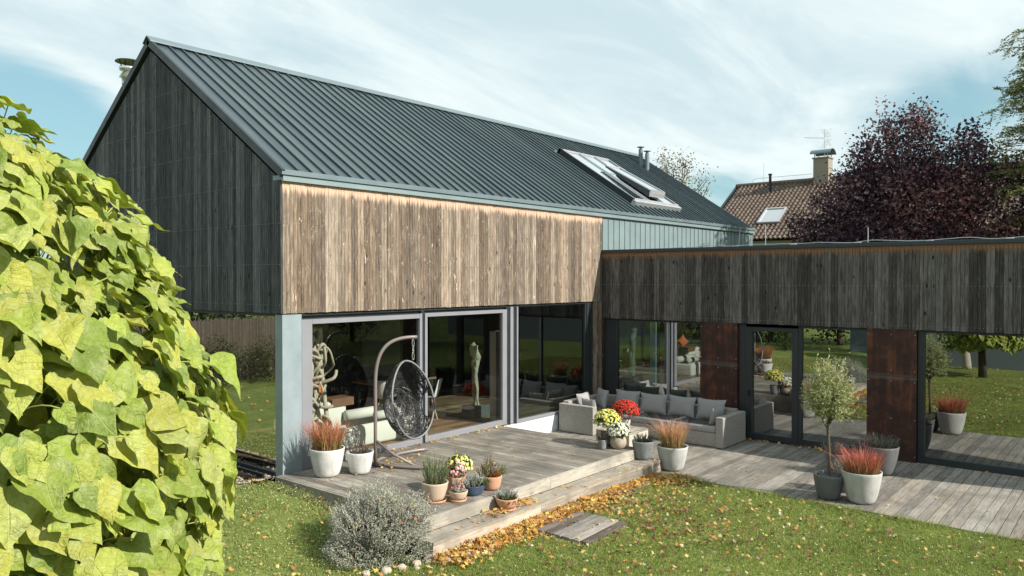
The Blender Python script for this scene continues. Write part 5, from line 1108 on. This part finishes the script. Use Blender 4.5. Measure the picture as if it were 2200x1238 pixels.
for i, (x, y, r_, h) in enumerate([(-13, 1, 2.2, 5), (-12, 4, 2.2, 5), (-13, 8, 2.2, 5), (-14, -5, 2.4, 6), (-13, 15, 2.6, 5), (-7, 15.5, 2.4, 5.2), (-19, 12.5, 2.4, 5)]):
    hedge_tree('hedge_tree', 'dark tree mirrored in the wing windows, %s of the row behind the left lawn' % ['second', 'third', 'fourth', 'nearest one', 'sixth', 'last', 'fifth'][i], (x, y, -.1), r_, h, 6000, .2, DG, 230 + i, 'dark trees mirrored in the wing windows')
for i, (x, y, h) in enumerate([(-8.8, 3.7, 2.5), (-8.5, 1.9, 2.9)]):
    t = thing('thuja', ['rounded green conifer on the left lawn mirrored in the door glass, taller one', 'rounded green conifer on the left lawn mirrored in the door glass, shorter one'][1 - i], 'conifer', (x, y, -.1)); leaf_crown('crown', t, [(0, 0, h * .5, .75, .75, h * .5)], 9000, .07, [(.07, .12, .03), (.10, .15, .045), (.05, .09, .025)], 250 + i, .5); tree_trunk(t, h * .8, .06, [(0, 0, h * .5, .5, .5, h * .4)], 260 + i, 6)
b = MB(); x = -20.0
while x < -.6: b.box(x, x + .012 + rng.random() * .006, 11.5 + rng.uniform(-.01, .01), 11.52, -.1, 1.85 + rng.uniform(-.04, .05)); x += .024
for x in np.arange(-20, -.5, 2): b.box(x, x + .06, 11.53, 11.59, -.1, 1.9)
o = b.build('reed_fence', M['reed']); tag(o, 'brown woven reed fence beyond the left lawn, mirrored in the side glazing', 'fence')
t = thing('pale_barked_tree', 'tree with a pale trunk before the garden wall, mirrored in the largest wing window', 'tree', (-8.9, -5.0, -.42)); tb = [(0, 0, 4.6, 1.5, 1.6, 1.4), (.3, .8, 4.0, 1, 1, .8)]
leaf_crown('crown', t, tb, 6000, .12, DG, 270); o = MB().tube(spline([(0, 0, 0), (.05, .1, 1.2), (-.05, 0, 2.4), (0, 0, 4.4)], 5), np.linspace(.17, .07, 16), 10).build('trunk', M['vine'], t, True)
for i, (x, y, sz) in enumerate([(-3.2, 10.5, .62), (-4.6, 10.3, .8), (-6.2, 10.4, .7), (-8.0, 10.2, .85), (-1.8, 10.6, .55)]):
    t = thing('garden_shrub', ['low dark shrub by the reed fence mirrored in the side glazing, %s from the house' % w_ for w_ in ('second', 'third', 'fourth', 'farthest', 'nearest')][i], 'shrub', (x, y, -.07), 'shrubs along the reed fence'); leaf_crown('foliage', t, [(0, 0, sz, sz * 1.1, sz * .8, sz)], 2600, .07, [(.05, .06, .02), (.10, .09, .03), (.04, .05, .02)], 280 + i)
b = MB(); b.box(-9.9, -9.7, -24, -.4, -.5, 2.6); b.box(-9.95, -9.65, -24, -.35, 2.6, 2.66); o = b.build('garden_wall', plain('blue_grey_render', (.16, .19, .21), .85)); tag(o, 'grey garden wall beyond the left lawn, mirrored in the largest wing window', 'wall')

# ------------------------------------------------------------------ neighbouring house
N = thing('neighbour_house', 'neighbouring house with a brown tiled roof behind the purple tree', 'house', (31, 0, -.4))
NR, NH = 8.25, 5.2     # ridge height and eave height above its base
def tiles():
    b = MB(); y0, y1 = -8.0, 6.0; slope = np.array([-4.6, 0, NH - NR - .0]); ln = np.linalg.norm(slope); sd_ = slope / ln; nn = np.array([slope[2], 0, -slope[0]]) / ln; nn = nn if nn[2] > 0 else -nn
    rows = int(ln / .27); per = 7; wdt = .21; ncol = int((y1 - y0) / wdt); ysx = np.linspace(y0, y0 + ncol * wdt, ncol * per + 1); ph = (ysx - y0) / wdt % 1.0
    prof = np.where(ph < .55, .052 * np.sin(ph / .55 * math.pi), -.02)
    for r_ in range(rows):
        G = []
        for t_ in (0.0, 1.0, 1.001):
            s0 = (r_ + min(t_, 1)) * .27; lift = .012 + .03 * (t_ if t_ <= 1 else 0); G.append(np.c_[np.full(len(ysx), sd_[0] * s0), ysx, np.full(len(ysx), NR + sd_[2] * s0)] + nn * (prof + lift)[:, None])
        b.grid(np.array(G)[::-1], np.repeat(rng.uniform(.3, .7, (1, 3)), 3 * len(ysx), 0))
    a = MN('brown_concrete_tiles'); p = a.pos(); nz = a.noise(p, 3, 6, .7); a.base(a.ramp(nz, (.3, (.055, .036, .027)), (.55, (.12, .082, .057)), (.75, (.23, .17, .115)))); a.rough(.45); tag(b.build('roof', a.m, N))
    rb = MB(); rb.tube([(0, y0, NR + .03), (0, 6.05, NR + .03)], .11, 10); rb.build('ridge', plain('brown_ridge_tile', (.12, .085, .07), .6), N)
    rb = MB(); rb.poly_prism([(0, 6.0, NR + .02), (-4.6, 6.0, NH + .02), (-4.6, 6.0, NH - .2), (0, 6.0, NR - .2)], (0, .1, 0)); rb.poly_prism([(0, 6.0, NR + .02), (0, 6.0, NR - .2), (4.6, 6.0, NH - .2), (4.6, 6.0, NH + .02)], (0, .1, 0)); rb.build('verge_board', M['rake'], N)
    rb = MB(); rb.poly_prism([(0, -8, NR), (0, 6, NR), (4.6, 6, NH), (4.6, -8, NH)], (0, 0, -.1)); rb.build('rear_roof', a.m, N)
tiles()
b = MB(); b.box(-4.2, 4.2, -7.8, 5.8, 0, NH); b.poly_prism([(-4.2, 5.8, NH), (4.2, 5.8, NH), (0, 5.8, NR - .15)], (0, -.2, 0)); b.build('wall', M['brick'], N)
def nroof(s, y, h=0): f = np.array([-4.6, 0, NH - NR]); l = np.linalg.norm(f); f = f / l; nn = np.array([-f[2], 0, f[0]]) * -1; nn = np.array([f[2], 0, -f[0]]); nn = nn if nn[2] > 0 else -nn; return np.array([0, y, NR]) + f * s + nn * h
b = MB()
for (s0, s1, ya, yb) in ((2.75, 2.83, 2.55, 3.55), (4.02, 4.10, 2.55, 3.55), (2.83, 4.02, 2.55, 2.64), (2.83, 4.02, 3.46, 3.55)): b.poly_prism([nroof(s0, ya, .04), nroof(s0, yb, .04), nroof(s1, yb, .04), nroof(s1, ya, .04)], nroof(0, 0, .1) - nroof(0, 0, 0))
rw = b.build('roof_window', M['lightframe'], N); b = MB(); b.poly_prism([nroof(2.83, 2.64, .05), nroof(2.83, 3.46, .05), nroof(4.02, 3.46, .05), nroof(4.02, 2.64, .05)], nroof(0, 0, .05) - nroof(0, 0, 0)); b.build('pane', M['glass_sky'], rw)
b = MB(); b.box(-.32, .32, 1.35, 2.05, NR - 1.0, NR + 1.0); b.box(-.37, .37, 1.30, 2.10, NR + 1.0, NR + 1.06); ch = b.build('chimney', M['brick'], N)
b = MB(); a_ = np.linspace(0, math.pi, 12); P = [(-.42 * math.cos(x), 0, NR + 1.22 + .24 * math.sin(x)) for x in a_]; P2 = [(-.40 * math.cos(x), 0, NR + 1.22 + .21 * math.sin(x)) for x in a_[::-1]]
G = np.array([[(p[0], y, p[2]) for p in P] for y in (1.22, 2.18)]); b.grid(G); G = np.array([[(p[0], y, p[2]) for p in P2] for y in (1.22, 2.18)]); b.grid(G)
for sx in (-.3, .3):
    for sy in (1.4, 2.0): b.box(sx - .015, sx + .015, sy - .015, sy + .015, NR + 1.06, NR + 1.30)
b.build('cowl', M['trim'], ch)
b = MB(); yA = 1.62; b.tube([(0, yA, NR + 1.0), (0, yA, NR + 2.4)], .018, 6); b.tube([(-.1, yA, NR + 1.98), (-.1, yA + .95, NR + 2.12)], .012, 5)
for k in np.linspace(.1, .9, 9): b.tube([(-.28, yA + k, NR + 1.98 + .13 * k), (.12, yA + k, NR + 1.98 + .13 * k)], .006, 4)
for s_ in (1, -1):
    for k in range(6): b.tube([(-.35, yA - .1 - .04 * k, NR + 1.98 + s_ * (.06 + .07 * k)), (.30, yA - .1 - .04 * k, NR + 1.98 + s_ * (.06 + .07 * k))], .007, 4); b.tube([(0, yA - .02 + .28 * (k / 6), NR + 1.98 + s_ * (.08 + .07 * k)), (0, yA - .30 + .28 * (k / 6), NR + 1.98 + s_ * (.08 + .07 * k))], .008, 4)
b.build('antenna', M['wire'], ch)
b = MB(); b.tube([(-.7, 4.0, NR - .55), (-.7, 4.0, NR + .35)], .07, 8); b.tube([(-.7, 4.0, NR + .35), (-.7, 4.0, NR + .42)], .10, 8); b.build('vent_pipe', M['black'], N)
b = MB(); b.tube(spline([(0, 5.2, NR + .12), (0, 5.1, NR + .3), (0, 4.6, NR + .34), (0, 3.0, NR + .33), (0, 2.2, NR + .34)], 5), .012, 5); b.tube([(0, 4.6, NR), (0, 4.6, NR + 1.1)], .012, 5); b.build('lightning_rod', M['wire'], N)
